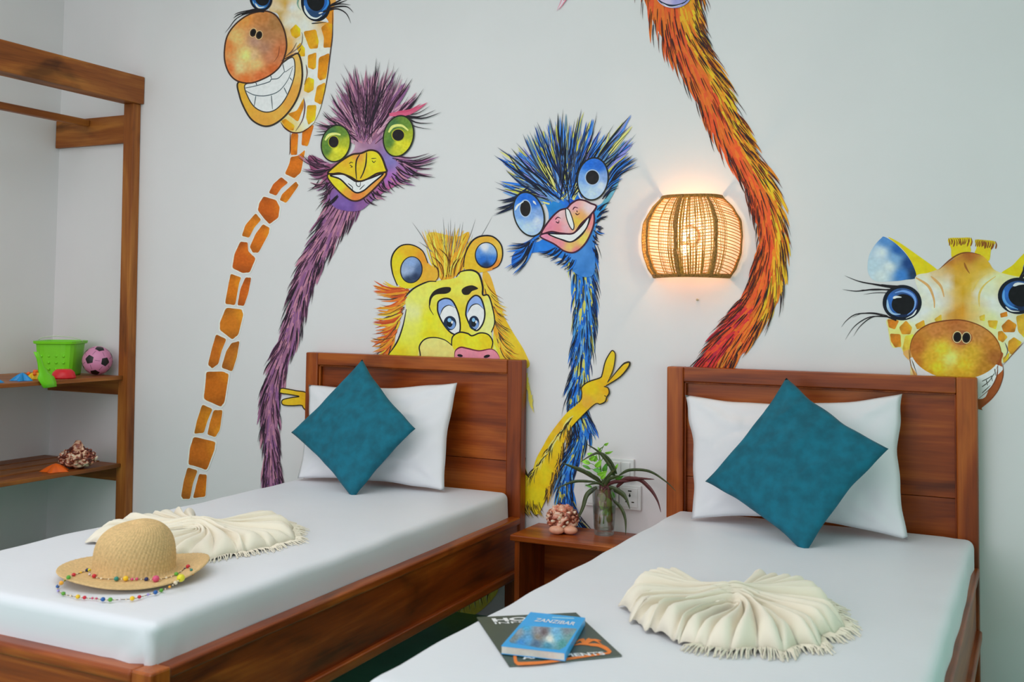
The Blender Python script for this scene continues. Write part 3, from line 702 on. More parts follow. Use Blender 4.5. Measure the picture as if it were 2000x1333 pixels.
cv.fill(HD, [(380, 630, (230, 180, 20)), (470, 480, (226, 180, 30)), (530, 530, (228, 170, 30)), (430, 670, (232, 170, 40)), (360, 690, (232, 160, 50)), (450, 640, (222, 160, 20))], smooth=True)
cv.stroke([(270, 720), (325, 685), (334, 655), (332, 625), (350, 605), (375, 592), (420, 577), (430, 560), (445, 500), (470, 455), (482, 450), (492, 470), (484, 530), (468, 572), (455, 600)], 2.6, (46, 40, 28), taper=(.4, .6))
cv.stroke([(455, 600), (520, 522), (545, 505), (560, 506), (552, 530), (512, 575), (448, 615)], 3.4, (46, 40, 28), taper=(.4, .6))
cv.stroke([(438, 618), (458, 626), (463, 650), (452, 668), (444, 690), (420, 702), (395, 702), (330, 762), (285, 810)], 2.8, (46, 40, 28), taper=(.6, .3))
cv.stroke([(440, 660), (450, 668)], 2, (46, 40, 28))
cv.build('hand', g)
# low fur showing under the bed rail
cv.full()
cv.fill([(860, 1150), (970, 1120), (975, 1150), (962, 1172), (930, 1200), (870, 1225)], (222, 196, 80))
for i in range(26):
    x = 868+i*3.8; cv.tuft((x, 1150), (x-4+r6.uniform(-2, 4), 1216-i*1.5), [(90, 76, 40), (200, 176, 60), (236, 220, 150)][i % 3], w=2.2)
cv.build('fur', g)

# ---- blue ostrich
g = wroot('painted_ostrich', 'wall painting of a blue ostrich with tilted head and pink beak', 1120, 560)
cv = wall_canvas(.0006); cv.full()
BLU = [(36, 110, 196), (56, 132, 206), (24, 84, 170), (70, 140, 200), (100, 150, 190), (190, 186, 90), (30, 96, 190)]
DB = [(18, 26, 50), (14, 20, 34), (24, 40, 80), (20, 26, 40)]
furneck(cv, [(1134, 480, 34), (1138, 512, 26), (1143, 562, 24), (1143, 600, 22), (1142, 640, 21), (1139, 677, 21), (1133, 731, 19), (1124, 772, 17), (1128, 805, 19), (1138, 835, 18), (1126, 875, 17), (1110, 915, 15), (1104, 955, 14), (1109, 995, 15), (1122, 1020, 15), (1132, 1040, 16)],
        (40, 114, 196), BLU, BLU, DB, n1=480, n2=360, seed=8, hl=42, hw=3.3)
cv.build('neck', g)
cv.crop(940, 200, 3.921)
cv.fill([(330, 440), (380, 400), (430, 390), (500, 330), (570, 310), (630, 270), (720, 260), (790, 300), (870, 320), (950, 300), (1000, 310), (950, 360), (860, 420), (760, 500), (740, 640), (800, 760), (900, 790), (960, 720), (1020, 620), (1060, 590), (1020, 690), (940, 830), (880, 960), (870, 1100), (870, 1300), (800, 1340), (710, 1300), (690, 1230), (560, 1180), (420, 1150), (330, 1190), (250, 1270), (240, 1180), (330, 1090), (470, 1050), (520, 880), (480, 760), (400, 670), (320, 600), (350, 550), (310, 490)],
        [(300, 420, (40, 100, 200)), (450, 350, (40, 110, 214)), (600, 300, (110, 150, 190)), (680, 220, (90, 140, 200)), (560, 420, (160, 170, 140)), (720, 420, (180, 180, 100)), (640, 650, (70, 110, 140)), (420, 560, (90, 110, 190)), (300, 600, (30, 90, 170)), (850, 300, (90, 140, 190)), (1000, 260, (30, 100, 200)), (560, 760, (30, 120, 190)), (700, 740, (20, 80, 190)), (900, 820, (40, 130, 200)), (830, 1150, (60, 120, 190)), (500, 1120, (30, 110, 200)), (300, 1180, (30, 90, 180)), (950, 740, (100, 160, 180)), (480, 300, (60, 110, 210))], jit=12)
tips = [(125, 345), (100, 405), (150, 440), (190, 520), (105, 608), (110, 655), (320, 240), (405, 170), (430, 150), (525, 110), (590, 80), (630, 50), (770, 50), (890, 70), (1150, 95), (1155, 175), (1190, 240), (1190, 300), (1080, 350), (270, 310), (370, 220), (500, 180), (560, 200), (680, 150), (720, 130), (830, 150), (860, 150), (1020, 170), (1080, 220), (230, 350), (210, 400), (240, 560), (460, 240), (640, 190), (980, 250), (930, 180), (740, 200)]
crown(cv, tips, 640, 780, [(36, 110, 206), (30, 90, 180), (110, 150, 200), (70, 130, 210), (206, 200, 120), (100, 130, 150), (130, 130, 200), (190, 186, 80)], DB+[(60, 70, 90)], 9, wl=(5, 9), wd=(1.8, 3.6), nc=10, qc=(.5, .95))
for bx, by, t in ((980, 620, (1160, 420)), (985, 625, (1200, 435)), (990, 640, (1210, 475)), (970, 600, (1150, 410)), (990, 640, (1150, 480)), (960, 690, (1080, 580)), (930, 740, (1060, 650)),
                  (900, 830, (990, 765)), (890, 880, (980, 825)), (885, 920, (965, 885)), (885, 950, (950, 955)), (885, 970, (940, 1010)), (880, 1010, (910, 1060)), (870, 1060, (900, 1110)), (860, 1110, (890, 1180)),
                  (430, 1035, (200, 1090)), (420, 1045, (195, 1140)), (410, 1060, (205, 1200)), (400, 1070, (190, 1290)), (390, 1080, (240, 1330)), (380, 1100, (250, 1290)), (360, 690, (110, 820)), (350, 680, (90, 860)), (340, 690, (150, 780)), (350, 675, (130, 760)),
                  (560, 1110, (430, 1160)), (600, 1130, (480, 1190)), (620, 1150, (520, 1210)), (660, 1170, (560, 1240)), (690, 1190, (600, 1260)), (720, 1220, (630, 1290))):
    s = 1 if t[0] > bx else -1
    for j in range(4):
        cv.tuft((bx+rnd.uniform(-14, 14), by+rnd.uniform(-14, 14)), (t[0]+rnd.uniform(-30, 10)*s, t[1]+rnd.uniform(-18, 18)), (40, 110, 200) if j < 1 and t[1] < 640 or (j < 1 and t[1] > 1000) else DB[j % 4], w=4 if j < 1 else 2.3, bend=(-.18 if s > 0 and t[1] < 900 else .2)*(1 if s > 0 else -1.0))
cv.build('plumage', g)
BI = lambda x, y: [(x-30, y-110, (30, 100, 200)), (x+50, y-100, (36, 96, 190)), (x-60, y+10, (110, 150, 210)), (x+60, y+50, (186, 196, 224)), (x-10, y+100, (176, 196, 226)), (x+20, y+20, (120, 156, 210)), (x+90, y-10, (120, 150, 200)), (x-70, y+70, (150, 180, 220))]
EYEP = g
oeye(cv, 368, 858, 118, 178, -16, BI(368, 858), (342, 815, 40, 60), None); cv.stroke([(262, 830), (285, 790), (330, 760)], 4, (226, 230, 240)); cv.stroke([(400, 755), (425, 785)], 4, (210, 220, 236)); cv.build('eye_highlight', g)
oeye(cv, 858, 588, 122, 168, 8, BI(858, 588), (855, 577, 50, 54), None); cv.stroke([(745, 690), (765, 735), (800, 745)], 3, (190, 200, 220)); cv.build('eye_highlight', g)
LBk = [(455, 1030), (510, 1005), (600, 1045), (690, 1070), (770, 1020), (820, 940), (858, 840), (868, 920), (835, 1020), (785, 1100), (715, 1150), (640, 1140), (560, 1085)]
cv.fill(LBk, [(480, 1030, (224, 130, 160)), (600, 1080, (222, 130, 140)), (690, 1110, (232, 180, 100)), (780, 1050, (226, 190, 90)), (845, 920, (222, 130, 130)), (720, 1140, (200, 110, 120))]); cv.stroke(LBk, 3, (66, 30, 50), closed=True)
MWb = [(520, 1008), (620, 1010), (710, 1003), (770, 950), (830, 878), (812, 960), (750, 1032), (690, 1070), (630, 1055), (570, 1035)]
cv.fill(MWb, (224, 222, 224)); cv.stroke(MWb, 2.6, BLK, closed=True)
UBb = [(465, 1005), (530, 900), (600, 832), (660, 812), (690, 780), (740, 750), (790, 752), (840, 775), (885, 800), (835, 870), (770, 930), (712, 1003), (620, 1005), (540, 992)]
cv.fill(UBb, [(540, 950, (220, 124, 146)), (620, 860, (232, 176, 180)), (600, 970, (222, 130, 140)), (720, 800, (226, 150, 160)), (760, 870, (226, 150, 90)), (740, 910, (226, 180, 70)), (830, 810, (232, 190, 196)), (560, 900, (222, 130, 150)), (650, 960, (226, 160, 170))]); cv.stroke(UBb, 3.4, (60, 24, 40), closed=True)
RG = [(650, 822), (672, 822), (692, 862), (714, 940), (706, 978), (682, 952), (658, 890)]
cv.fill(RG, (226, 214, 224)); cv.stroke(RG, 2, BLK, closed=True)
for s in ([(570, 900), (590, 882), (612, 890)], [(575, 915), (595, 925), (600, 905)], [(705, 825), (720, 805), (745, 812)], [(725, 850), (740, 862), (758, 850)], [(735, 830), (740, 845)]): cv.stroke(s, 2.2, (70, 20, 36), taper=(.6, .4))
cv.build('beak', g)

# ---- orange ostrich
g = wroot('painted_ostrich', 'wall painting of an orange feathered neck curving down to the right headboard', 1480, 400)
cv = wall_canvas(.0006); cv.full()
def oside(q, t, r):
    left = [(226, 92, 40), (214, 78, 40), (232, 106, 40), (226, 84, 44)]; right = [(236, 140, 36), (240, 160, 40), (232, 124, 34), (236, 176, 40)]
    if t > .78: left = [(190, 44, 52), (206, 60, 50), (214, 74, 40), (170, 40, 60)]; right = [(228, 110, 40), (232, 130, 50), (222, 90, 40)]
    return r.choice(left if q > -.1 else right)
furneck(cv, [(1312, -60, 74), (1314, -20, 70), (1322, 30, 56), (1330, 60, 46), (1340, 85, 41), (1352, 110, 39), (1376, 154, 39), (1398, 198, 39), (1417, 243, 35), (1440, 285, 31), (1465, 327, 30), (1486, 369, 32), (1500, 411, 31), (1508, 462, 28), (1505, 505, 31), (1499, 549, 35), (1483, 592, 37), (1459, 625, 36), (1432, 658, 35), (1409, 690, 32), (1388, 723, 29), (1366, 765, 29)],
        (228, 104, 40), None, None, [(60, 30, 26), (40, 24, 28), (96, 40, 24), (30, 26, 34)], n1=900, n2=560, seed=12, hl=50, hw=3.6, side=oside)
cv.build('neck', g)
cv.crop(1060, 0, 4.545)
cv.ell(1165, -50, 160, 125, 0, [(1165, -50, (160, 146, 190)), (1100, 20, (190, 176, 206)), (1200, 30, (150, 146, 196)), (1250, -50, (120, 130, 180))]); cv.stroke([(1010, -20), (1060, 25), (1120, 50), (1190, 50), (1260, 25), (1300, -10)], 4, (34, 44, 66))
cv.stroke([(1060, 30), (1140, 66), (1240, 40)], 1.5, (220, 214, 222))
cv.build('eye', g)
cv.fill([(260, -60), (210, 5), (132, 96), (140, 70), (170, 10), (190, -60)], (232, 190, 200)); cv.stroke([(190, -60), (165, 20), (132, 95)], 2, (214, 140, 160)); cv.stroke([(260, -60), (205, 10), (150, 90)], 2, (206, 110, 130)); cv.stroke([(240, -50), (190, 10)], 3, (150, 50, 70))
cv.build('beak', g)

# ---- small giraffe, right
g = wroot('painted_giraffe', 'wall painting of a giraffe face with blue eyes peeking over the right headboard', 1880, 640)
cv = wall_canvas(.0006); cv.crop(1640, 440, 3.703)
EI = [(210, 230), (250, 150), (300, 95), (325, 85), (400, 130), (480, 210), (535, 300), (552, 380), (480, 395), (400, 405), (260, 405), (205, 340)]
cv.fill([(350, 88), (430, 125), (560, 215), (705, 322), (690, 345), (545, 385), (530, 290), (460, 180)], (224, 190, 22)); cv.fill(EI, [(240, 300, (176, 196, 208)), (300, 200, (196, 206, 214)), (330, 110, (80, 130, 190)), (420, 180, (36, 86, 156)), (500, 280, (24, 60, 116)), (540, 350, (30, 50, 80)), (450, 360, (60, 120, 190)), (360, 300, (200, 208, 210)), (300, 370, (196, 206, 208)), (400, 240, (120, 160, 200))]); cv.build('ear', g)
cv.fill([(1165, 355), (1250, 290), (1333, 205), (1480, 80), (1500, 380), (1280, 390)], (222, 190, 24)); cv.fill([(1330, 290), (1400, 180), (1460, 120), (1490, 300), (1450, 380), (1340, 370)], (50, 100, 160)); cv.build('ear', g)
for P, tp in (([(785, 100), (870, 92), (950, 95), (945, 150), (940, 200), (820, 240), (805, 170)], 8), ([(980, 108), (1050, 108), (1125, 122), (1095, 180), (1075, 260), (980, 215), (990, 160)], 8)):
    cv.fill(P, (222, 186, 30))
    for i in range(14):
        f = i/13; x = P[0][0]+(P[2][0]-P[0][0])*f; y = P[0][1]+(P[2][1]-P[0][1])*f
        cv.tuft((x+(6 if f < .5 else -8), y+50), (x, y-8), (130, 74, 26), w=2.6)
    cv.build('horn', g)
FC = [(545, 380), (640, 345), (720, 315), (800, 260), (870, 215), (940, 200), (1030, 220), (1080, 270), (1130, 330), (1280, 372), (1430, 390), (1500, 600), (1400, 760), (1320, 850), (1240, 940), (1165, 1010), (1110, 1080), (1000, 1250), (560, 1250), (510, 960), (470, 940), (440, 885), (380, 880), (355, 760), (345, 680), (500, 660), (590, 560)]
cr = (226, 216, 204)
cv.fill(FC, [(620, 420, cr), (680, 500, (230, 214, 206)), (640, 620, cr), (560, 650, cr), (450, 800, (232, 210, 120)), (740, 560, (224, 206, 196)), (780, 420, (220, 204, 190)), (860, 300, (196, 140, 34)), (940, 210, (166, 92, 36)), (900, 480, (206, 154, 30)), (880, 620, (206, 140, 36)), (1040, 300, (206, 160, 40)), (800, 260, (180, 110, 44)), (850, 400, (200, 150, 40)), (940, 400, (210, 166, 50)), (1010, 500, (226, 212, 196)), (1100, 560, (228, 212, 206)), (1080, 420, (228, 214, 180)), (1200, 400, (226, 210, 160)), (1180, 620, cr), (1150, 850, (232, 220, 150)), (980, 600, (220, 190, 120)), (830, 680, (196, 136, 50)), (720, 340, (200, 170, 120)), (1240, 800, cr), (1100, 700, (230, 210, 140)), (700, 700, (222, 190, 130))], jit=7)
for s in ([(550, 380), (640, 440), (680, 530), (685, 600)], [(660, 370), (730, 440), (755, 520)]): cv.stroke(s, 5, (206, 156, 96), taper=(.4, .3))
for s in ([(1010, 590), (1010, 500), (1050, 430), (1130, 370)], [(960, 480), (1000, 400), (1060, 350)]): cv.stroke(s, 4, (214, 180, 90), taper=(.3, .3))
cv.stroke([(720, 320), (800, 250), (870, 208), (940, 198), (1020, 215)], 3, (120, 66, 30)); cv.stroke([(900, 270), (915, 310), (940, 350)], 4, (150, 90, 34)); cv.stroke([(345, 690), (370, 870)], 2, (220, 200, 120))
cv.build('head', g)
S2 = [[(345, 680), (430, 690), (400, 755), (355, 740)], [(365, 785), (440, 790), (445, 880), (400, 885), (370, 840)], [(430, 740), (480, 690), (525, 740), (510, 790), (450, 790)], [(545, 720), (610, 685), (620, 735), (560, 755)], [(685, 680), (735, 645), (740, 700), (700, 710)], [(1010, 660), (1050, 645), (1050, 695), (1015, 690)], [(1070, 690), (1145, 690), (1130, 755), (1080, 735)], [(1160, 640), (1210, 625), (1215, 660), (1165, 670)], [(1170, 730), (1220, 680), (1280, 720), (1265, 775), (1185, 775)], [(1145, 770), (1175, 765), (1215, 810), (1180, 850), (1145, 830)], [(1220, 840), (1260, 810), (1320, 850), (1240, 940), (1215, 900)], [(1275, 660), (1340, 640), (1340, 820), (1290, 770)], [(455, 890), (475, 800), (540, 790), (505, 950), (460, 920)], [(1180, 960), (1230, 920), (1220, 970), (1185, 1000)]]
for i, P in enumerate(S2): spot(cv, P, [(206, 120, 30), (200, 120, 28), (212, 140, 36), (216, 150, 40), (220, 170, 50), (222, 180, 60), (222, 170, 46)][i % 7], g, halo=False)
LP = [(500, 900), (515, 1000), (540, 1100), (620, 1200), (1000, 1330), (1030, 1320), (1110, 1250), (1165, 1160), (1180, 1080), (1170, 990), (1120, 900)]
cv.fill(LP, [(520, 1000, (214, 160, 90)), (1170, 1080, (160, 80, 36)), (1120, 1220, (150, 76, 36)), (1000, 1320, (150, 76, 36))])
cv.fill([(540, 950), (560, 1080), (640, 1180), (1000, 1260), (1080, 1190), (1130, 1100), (1140, 1010)], (222, 220, 216))
for s in ([(1030, 1170), (1080, 1130), (1120, 1070)], [(1030, 1130), (1070, 1110), (1120, 1080)], [(1060, 1120), (1070, 1160)], [(1095, 1090), (1105, 1130)], [(1030, 1215), (1090, 1160)], [(1120, 1040), (1130, 1090)]): cv.stroke(s, 2, (90, 90, 84), taper=(.8, .5))
cv.stroke([(1145, 1000), (1135, 1100), (1090, 1180), (1000, 1260)], 2.4, (110, 56, 30)); cv.stroke([(1180, 1000), (1180, 1100), (1130, 1220), (1030, 1305)], 2, (110, 56, 30)); cv.stroke([(500, 900), (515, 1010), (545, 1090)], 2, (120, 76, 30)); cv.stroke([(520, 970), (560, 1080)], 2, (90, 80, 60))
cv.stroke([(1195, 850), (1215, 910), (1190, 970)], 2.2, (90, 80, 90)); cv.stroke([(1330, 850), (1250, 935), (1185, 1010)], 2, (130, 80, 40))
cv.build('mouth', g)
cv.ell(838, 900, 328, 216, 4, [(838, 700, (176, 98, 44)), (700, 760, (190, 116, 54)), (1000, 780, (190, 124, 60)), (560, 880, (176, 100, 36)), (540, 1000, (180, 108, 34)), (660, 960, (206, 160, 40)), (800, 970, (236, 210, 110)), (740, 900, (230, 190, 50)), (900, 1010, (222, 180, 40)), (950, 920, (206, 160, 44)), (1100, 850, (190, 120, 44)), (1130, 960, (160, 92, 36)), (640, 1080, (200, 150, 30)), (860, 1080, (206, 160, 36)), (870, 820, (190, 110, 60)), (850, 740, (176, 104, 50)), (700, 1030, (232, 196, 40)), (1060, 1050, (180, 120, 34))], grid_px=4, jit=10)
cv.stroke([(515, 960), (510, 880), (545, 790), (640, 720), (780, 690), (900, 690), (1030, 735), (1120, 810), (1165, 900), (1160, 980), (1120, 1060)], 2.4, (120, 62, 24))
cv.ell(885, 815, 76, 52, 0, (156, 88, 50))
for x, y in ((851, 810), (916, 815)): cv.ell(x, y, 34, 43, 5, (220, 190, 140)); cv.ell(x, y, 29, 37, 5, (40, 26, 20)); cv.ell(x, y, 20, 28, 5, (12, 8, 8))
cv.build('muzzle', g)
ei = lambda x, y: [(x-70, y-20, (44, 100, 180)), (x+60, y-40, (44, 80, 150)), (x, y+80, (18, 36, 66)), (x-10, y-70, (50, 80, 130)), (x+80, y+40, (26, 40, 90)), (x-50, y+60, (40, 90, 160))]
eye(cv, 452, 561, 132, 122, 0, g, ei(452, 561), (8, 12, 84, 74),
    [([(345, 540), (352, 600), (385, 640), (440, 645)], 5, (150, 180, 220)), ([(385, 530), (410, 520), (448, 522)], 5, (220, 226, 236)), ([(400, 490), (460, 478), (520, 500), (548, 550), (535, 610), (490, 650)], 5, (110, 150, 220)), ([(556, 612), (530, 650), (480, 675)], 3, (210, 216, 228))],
    [([(400, 450), (300, 435), (150, 410), (35, 365)], 3), ([(380, 455), (250, 430), (120, 400)], 2.5), ([(370, 470), (250, 465), (120, 478), (20, 465)], 2.8), ([(360, 465), (240, 470), (150, 468)], 2), ([(340, 490), (260, 490), (170, 502)], 1.4), ([(430, 445), (360, 440), (300, 428)], 4),
     ([(350, 665), (240, 640), (120, 645), (50, 690), (12, 740)], 2.2), ([(350, 665), (220, 665), (110, 730), (40, 830)], 2), ([(350, 660), (240, 665), (150, 730), (100, 805)], 2), ([(345, 655), (250, 635), (160, 640), (90, 670)], 1.5), ([(410, 690), (350, 665), (300, 650)], 3.4)])
eye(cv, 1292, 512, 138, 126, 0, g, ei(1292, 512), (26, -6, 98, 84),
    [([(1190, 470), (1186, 530), (1220, 580), (1290, 610)], 5, (90, 150, 210)), ([(1255, 440), (1290, 425), (1340, 425)], 6, (226, 230, 240)), ([(1200, 590), (1240, 620), (1300, 625)], 3, (220, 226, 236))], [([(1300, 390), (1330, 330), (1330, 300)], 4), ([(1310, 390), (1350, 340), (1370, 300)], 4)])
# ------------------------------------------------------------------ beds
HBY0, HBY1 = -.062, -.012
def bed(x0, W, H, k, L, label):
    b = thing('bed', label, 'bed', (x0+W/2, -.04, 0))
    S = .062; zr, rb = .408, .186; x1 = x0+W
    for xa in (x0, x1-S):
        pobj('headboard_post', boxbm(xa, xa+S, HBY0, HBY1, 0, H, bev=.005), W_z, b)
    pobj('top_rail', boxbm(x0+S, x1-S, HBY0, HBY1, H-.052, H, bev=.004), W_x, b)
    pobj('bottom_rail', boxbm(x0+S, x1-S, HBY0+.004, HBY1, .34, .46, bev=.004), W_x, b)
    z = [.46, .612, H-.052]
    for a, c in zip(z, z[1:]):
        pobj('headboard_panel', boxbm(x0+S-.004, x1-S+.004, -.034, -.018, a+.0008, c-.0008, bev=.002), W_x, b)
    m = bmesh.new()      # slim bead round the recess
    for q in ((x0+S, x0+S+.006, -.050, -.038, .46, H-.052), (x1-S-.006, x1-S, -.050, -.038, .46, H-.052), (x0+S, x1-S, -.050, -.038, H-.058, H-.052)):
        box(m, *q, bev=.002)
    pobj('bead', m, W_z, b)
    for side in (0, 1):
        xi, xo = (x0, x0+.042) if side == 0 else (x1-.042, x1)
        s = 1 if side else -1
        o = pobj('side_rail', shear(boxbm(xi+(.008 if not side else 0), xo-(.008 if side else 0), -L, HBY0, rb+.02, zr-.02, bev=.002), k), W_y, b)
        pobj('rail_cap', shear(boxbm(xi-(.002 if not side else 0), xo+(.002 if side else 0), -L, HBY0, zr-.026, zr, bev=.006, seg=3), k), W_y, b)
        pobj('rail_ledge', shear(boxbm(xi-(.008 if not side else 0), xo+(.008 if side else 0), -L, HBY0, rb, rb+.03, bev=.006, seg=3), k), W_y, b)
    kk = k*L
    for xa in (x0-.003, x1-.055):
        pobj('foot_post', boxbm(xa+kk, xa+.058+kk, -L-.06, -L, 0, zr+.002, bev=.005), W_z, b)
    pobj('foot_rail', boxbm(x0+.055+kk, x1-.055+kk, -L-.05, -L-.005, rb+.02, zr-.02, bev=.003), W_x, b)
    pobj('foot_cap', boxbm(x0+.055+kk, x1-.055+kk, -L-.060, -L-.0, zr-.03, zr, bev=.010, seg=4), W_x, b)
    for i in range(12):
        y = -.16-i*(L-.25)/11
        pobj('slat', shear(boxbm(x0+.042, x1-.042, y-.035, y+.035, .375, .390), k), W_x, b)
    return b
bed(0, 1.02, 1.003, .0294, 1.93, 'varnished dark wooden single bed with panelled headboard, left of the nightstand')['group'] = 'single beds'
bed(1.598, 1.019, 1.0, -.004, 1.96, 'varnished dark wooden single bed with panelled headboard, right of the nightstand')['group'] = 'single beds'

# ------------------------------------------------------------------ mattresses
def softbox(x0, x1, y0, y1, z0, z1, r, step, fn):
    def axis(a, b):
        n = max(2, int((b-a-2*r)/step)); q = [a, a+.12*r, a+.35*r, a+.65*r]
        q += [a+r+(b-a-2*r)*i/n for i in range(n+1)] + [b-.65*r, b-.35*r, b-.12*r, b]
        return q
    A = (axis(x0, x1), axis(y0, y1), axis(z0, z1)); lo = (x0, y0, z0); hi = (x1, y1, z1)
    bm = bmesh.new(); cache = {}
    def vert(i, j, k):
        key = (i, j, k)
        if key not in cache:
            p = Vector((A[0][i], A[1][j], A[2][k]))
            q = Vector([min(max(p[d], lo[d]+r), hi[d]-r) for d in range(3)])
            d = p-q
            if p.z < (z0+z1)/2: d.z = 0; q.z = p.z
            if d.length > 1e-9: p = q+d.normalized()*r
            cache[key] = bm.verts.new(fn(p))
        return cache[key]
    n = [len(a)-1 for a in A]
    for i in range(n[0]):
        for j in range(n[1]):
            bm.faces.new((vert(i, j, n[2]), vert(i+1, j, n[2]), vert(i+1, j+1, n[2]), vert(i, j+1, n[2])))
            bm.faces.new((vert(i, j, 0), vert(i, j+1, 0), vert(i+1, j+1, 0), vert(i+1, j, 0)))
    for i in range(n[0]):
        for k in range(n[2]):
            bm.faces.new((vert(i, 0, k), vert(i+1, 0, k), vert(i+1, 0, k+1), vert(i, 0, k+1)))
            bm.faces.new((vert(i, n[1], k), vert(i, n[1], k+1), vert(i+1, n[1], k+1), vert(i+1, n[1], k)))
    for j in range(n[1]):
        for k in range(n[2]):
            bm.faces.new((vert(0, j, k), vert(0, j, k+1), vert(0, j+1, k+1), vert(0, j+1, k)))
            bm.faces.new((vert(n[0], j, k), vert(n[0], j+1, k), vert(n[0], j+1, k+1), vert(n[0], j, k+1)))
    return bm
def mattress(x0, x1, y0, y1, k, label, seed, feet, zb):
    def fn(p):
        q = p.copy()
        n = noise.noise(Vector((p.x*3+seed, p.y*3, p.z*6)))
        edge = min(p.x-x0, x1-p.x)
        up = max(0, (p.z-.41)/.09)
        if edge < .06:      # soft uneven side
            s = -1 if p.x-x0 < x1-p.x else 1
            q.x += s*.008*noise.noise(Vector((seed, p.y*5, p.z*4)))*(1-.3*up)
            q.z += .004*noise.noise(Vector((seed+4, p.y*6, 0)))*up
        q.z += .0022*n*up
        # gathers at the two foot corners
        for cx in (x0, x1):
            d = math.hypot(p.x-cx, p.y-y0)
            if d < .16:
                a = math.atan2(p.y-y0, p.x-cx)
                w = (1-d/.16)
                f = math.sin((p.x-cx)*140+p.z*60)*.010*w*(1-up*.6)
                q.y += f; q.x += (1 if cx == x1 else -1)*math.sin(p.y*120+p.z*50)*.008*w*(1-up*.6)
        q.x += k*(-p.y)
        return q
    bm = softbox(x0, x1, y0, y1, zb, .5, .026, .03, fn)
    for f in bm.faces: f.smooth = True
    o = mesh_obj('mattress', bm, M_sheet, smooth=True)
    tag(o, label, 'mattress', 'sheeted mattresses'); return o
mattress(.082, .979, -1.950, -.066, .0294, 'white sheeted mattress on the left bed, under the straw hat', 1.0, 0, .3905)
mattress(1.644, 2.604, -2.02, -.066, -.0047, 'white sheeted mattress on the right bed, under the magazine', 7.0, 0, .4085)

# ------------------------------------------------------------------ pillows and cushions
def pillow(name, TL, TR, BR, BL, T, bow, mat, seed, n=44, pw=.5, wr=.006, ears=False, bulge=1.0):
    TL, TR, BR, BL = map(Vector, (TL, TR, BR, BL))
    if ears:
        cc = (TL+TR+BR+BL)/4; TL, TR, BR, BL = cc+(TL-cc)*1.03, cc+(TR-cc)*1.03, cc+(BR-cc)*1.06, cc+(BL-cc)*1.03
    nor = (TR-TL+BR-BL).cross(TL-BL+TR-BR).normalized()
    if nor.y > 0: nor = -nor
    bm = bmesh.new(); sides = []
    for s in (1, -1):
        V = []
        for i in range(n+1):
            row = []
            for j in range(n+1):
                u = i/n; v = j/n
                # concentrate rows near the seam
                u = .5-.5*math.cos(PI*u)*(.6)-.2*(1-2*u) if 0 else u
                x, y = 2*u-1, 2*v-1
                bx = x*(1-bow[0]*(1-y*y)); by = y*(1-bow[1]*(1-x*x))
                ew = .012*(max(abs(x), abs(y))**6)*(1-min(abs(x), abs(y))**4)
                bx += ew*noise.noise(Vector((y*2.5, seed, x)))*2; by += ew*noise.noise(Vector((x*2.5, seed+3, y)))*2
                U, W = (bx+1)/2, (by+1)/2
                p = BL.lerp(BR, U).lerp(TL.lerp(TR, U), W)
                if ears:
                    kk = (abs(x*y))**11*(1.7 if x > 0 and y < 0 else 1.0); bx *= 1-.10*kk; by *= 1-.10*kk
                h = (max(0, 1-x*x)*max(0, 1-y*y))**pw
                h = h*(.78+.22*(1-x*x)*(1-y*y))
                e = 1-(max(abs(x), abs(y)))**4
                w = noise.noise(Vector((x*2.0+seed, y*2.0, s*3)))*.6+noise.noise(Vector((x*5+seed, y*4.2, s*5)))*.25
                w += .55*(1-abs(noise.noise(Vector((x*1.6+y*.9+seed, y*1.1-x*2.0, s*2+seed)))))**9-.2*(1-abs(noise.noise(Vector((x*2.6-y*1.9+seed*2, y*1.7+x*1.0, s*2)))))**10
                # radiating creases from the corners
                for cx, cy in ((1, 1), (-1, 1), (1, -1), (-1, -1)):
                    d = math.hypot(x-cx, y-cy)
                    if d < 1.0:
                        a = math.atan2(y-cy, x-cx); w += .5*math.sin(a*9+seed*cx)*(1-d)*min(1, d*4)
                q = p+nor*(s*(T/2)*h*bulge+wr*w*e)
                row.append(q)
            V.append(row)
        sides.append(V)
    VV = {}
    def vert(s, i, j):
        edge = i in (0, n) or j in (0, n)
        key = (0 if edge else s, i, j)
        if key not in VV: VV[key] = bm.verts.new(sides[s][i][j] if not edge else (sides[0][i][j]+sides[1][i][j])/2)
        return VV[key]
    for s in (0, 1):
        for i in range(n):
            for j in range(n):
                bm.faces.new((vert(s, i, j), vert(s, i+1, j), vert(s, i+1, j+1), vert(s, i, j+1)))
    o = mesh_obj(name, bm, mat, smooth=True)
    return o, (TL, TR, BR, BL, nor)
def seam(parent, C, bow, rad, mat, name='piping'):
    TL, TR, BR, BL, nor = C; P = []
    for (x0, y0, x1, y1) in ((-1, -1, 1, -1), (1, -1, 1, 1), (1, 1, -1, 1), (-1, 1, -1, -1)):
        for i in range(14):
            x = x0+(x1-x0)*i/14; y = y0+(y1-y0)*i/14
            U = (x*(1-bow[0]*(1-y*y))+1)/2; W = (y*(1-bow[1]*(1-x*x))+1)/2
            P.append(BL.lerp(BR, U).lerp(TL.lerp(TR, U), W))
    b = bmesh.new(); tube(b, P, rad, 6, closed=True)
    return pobj(name, b, mat, parent, smooth=True)
P1 = [on('y', -.105, 603, 752), on('y', -.095, 893, 748), on('z', .508, 868, 960), on('z', .508, 581, 935)]
o, C = pillow('pillow', *P1, .135, (.05, .085), M_pillow, 1.3, wr=.018); tag(o, 'white pillow leaning on the left headboard behind a teal cushion', 'pillow', 'white pillows')
b = bmesh.new()
P2 = [on('y', -.10, 1338, 772), on('y', -.095, 1762, 770), on('z', .508, 1774, 1056), on('z', .508, 1350, 1014)]
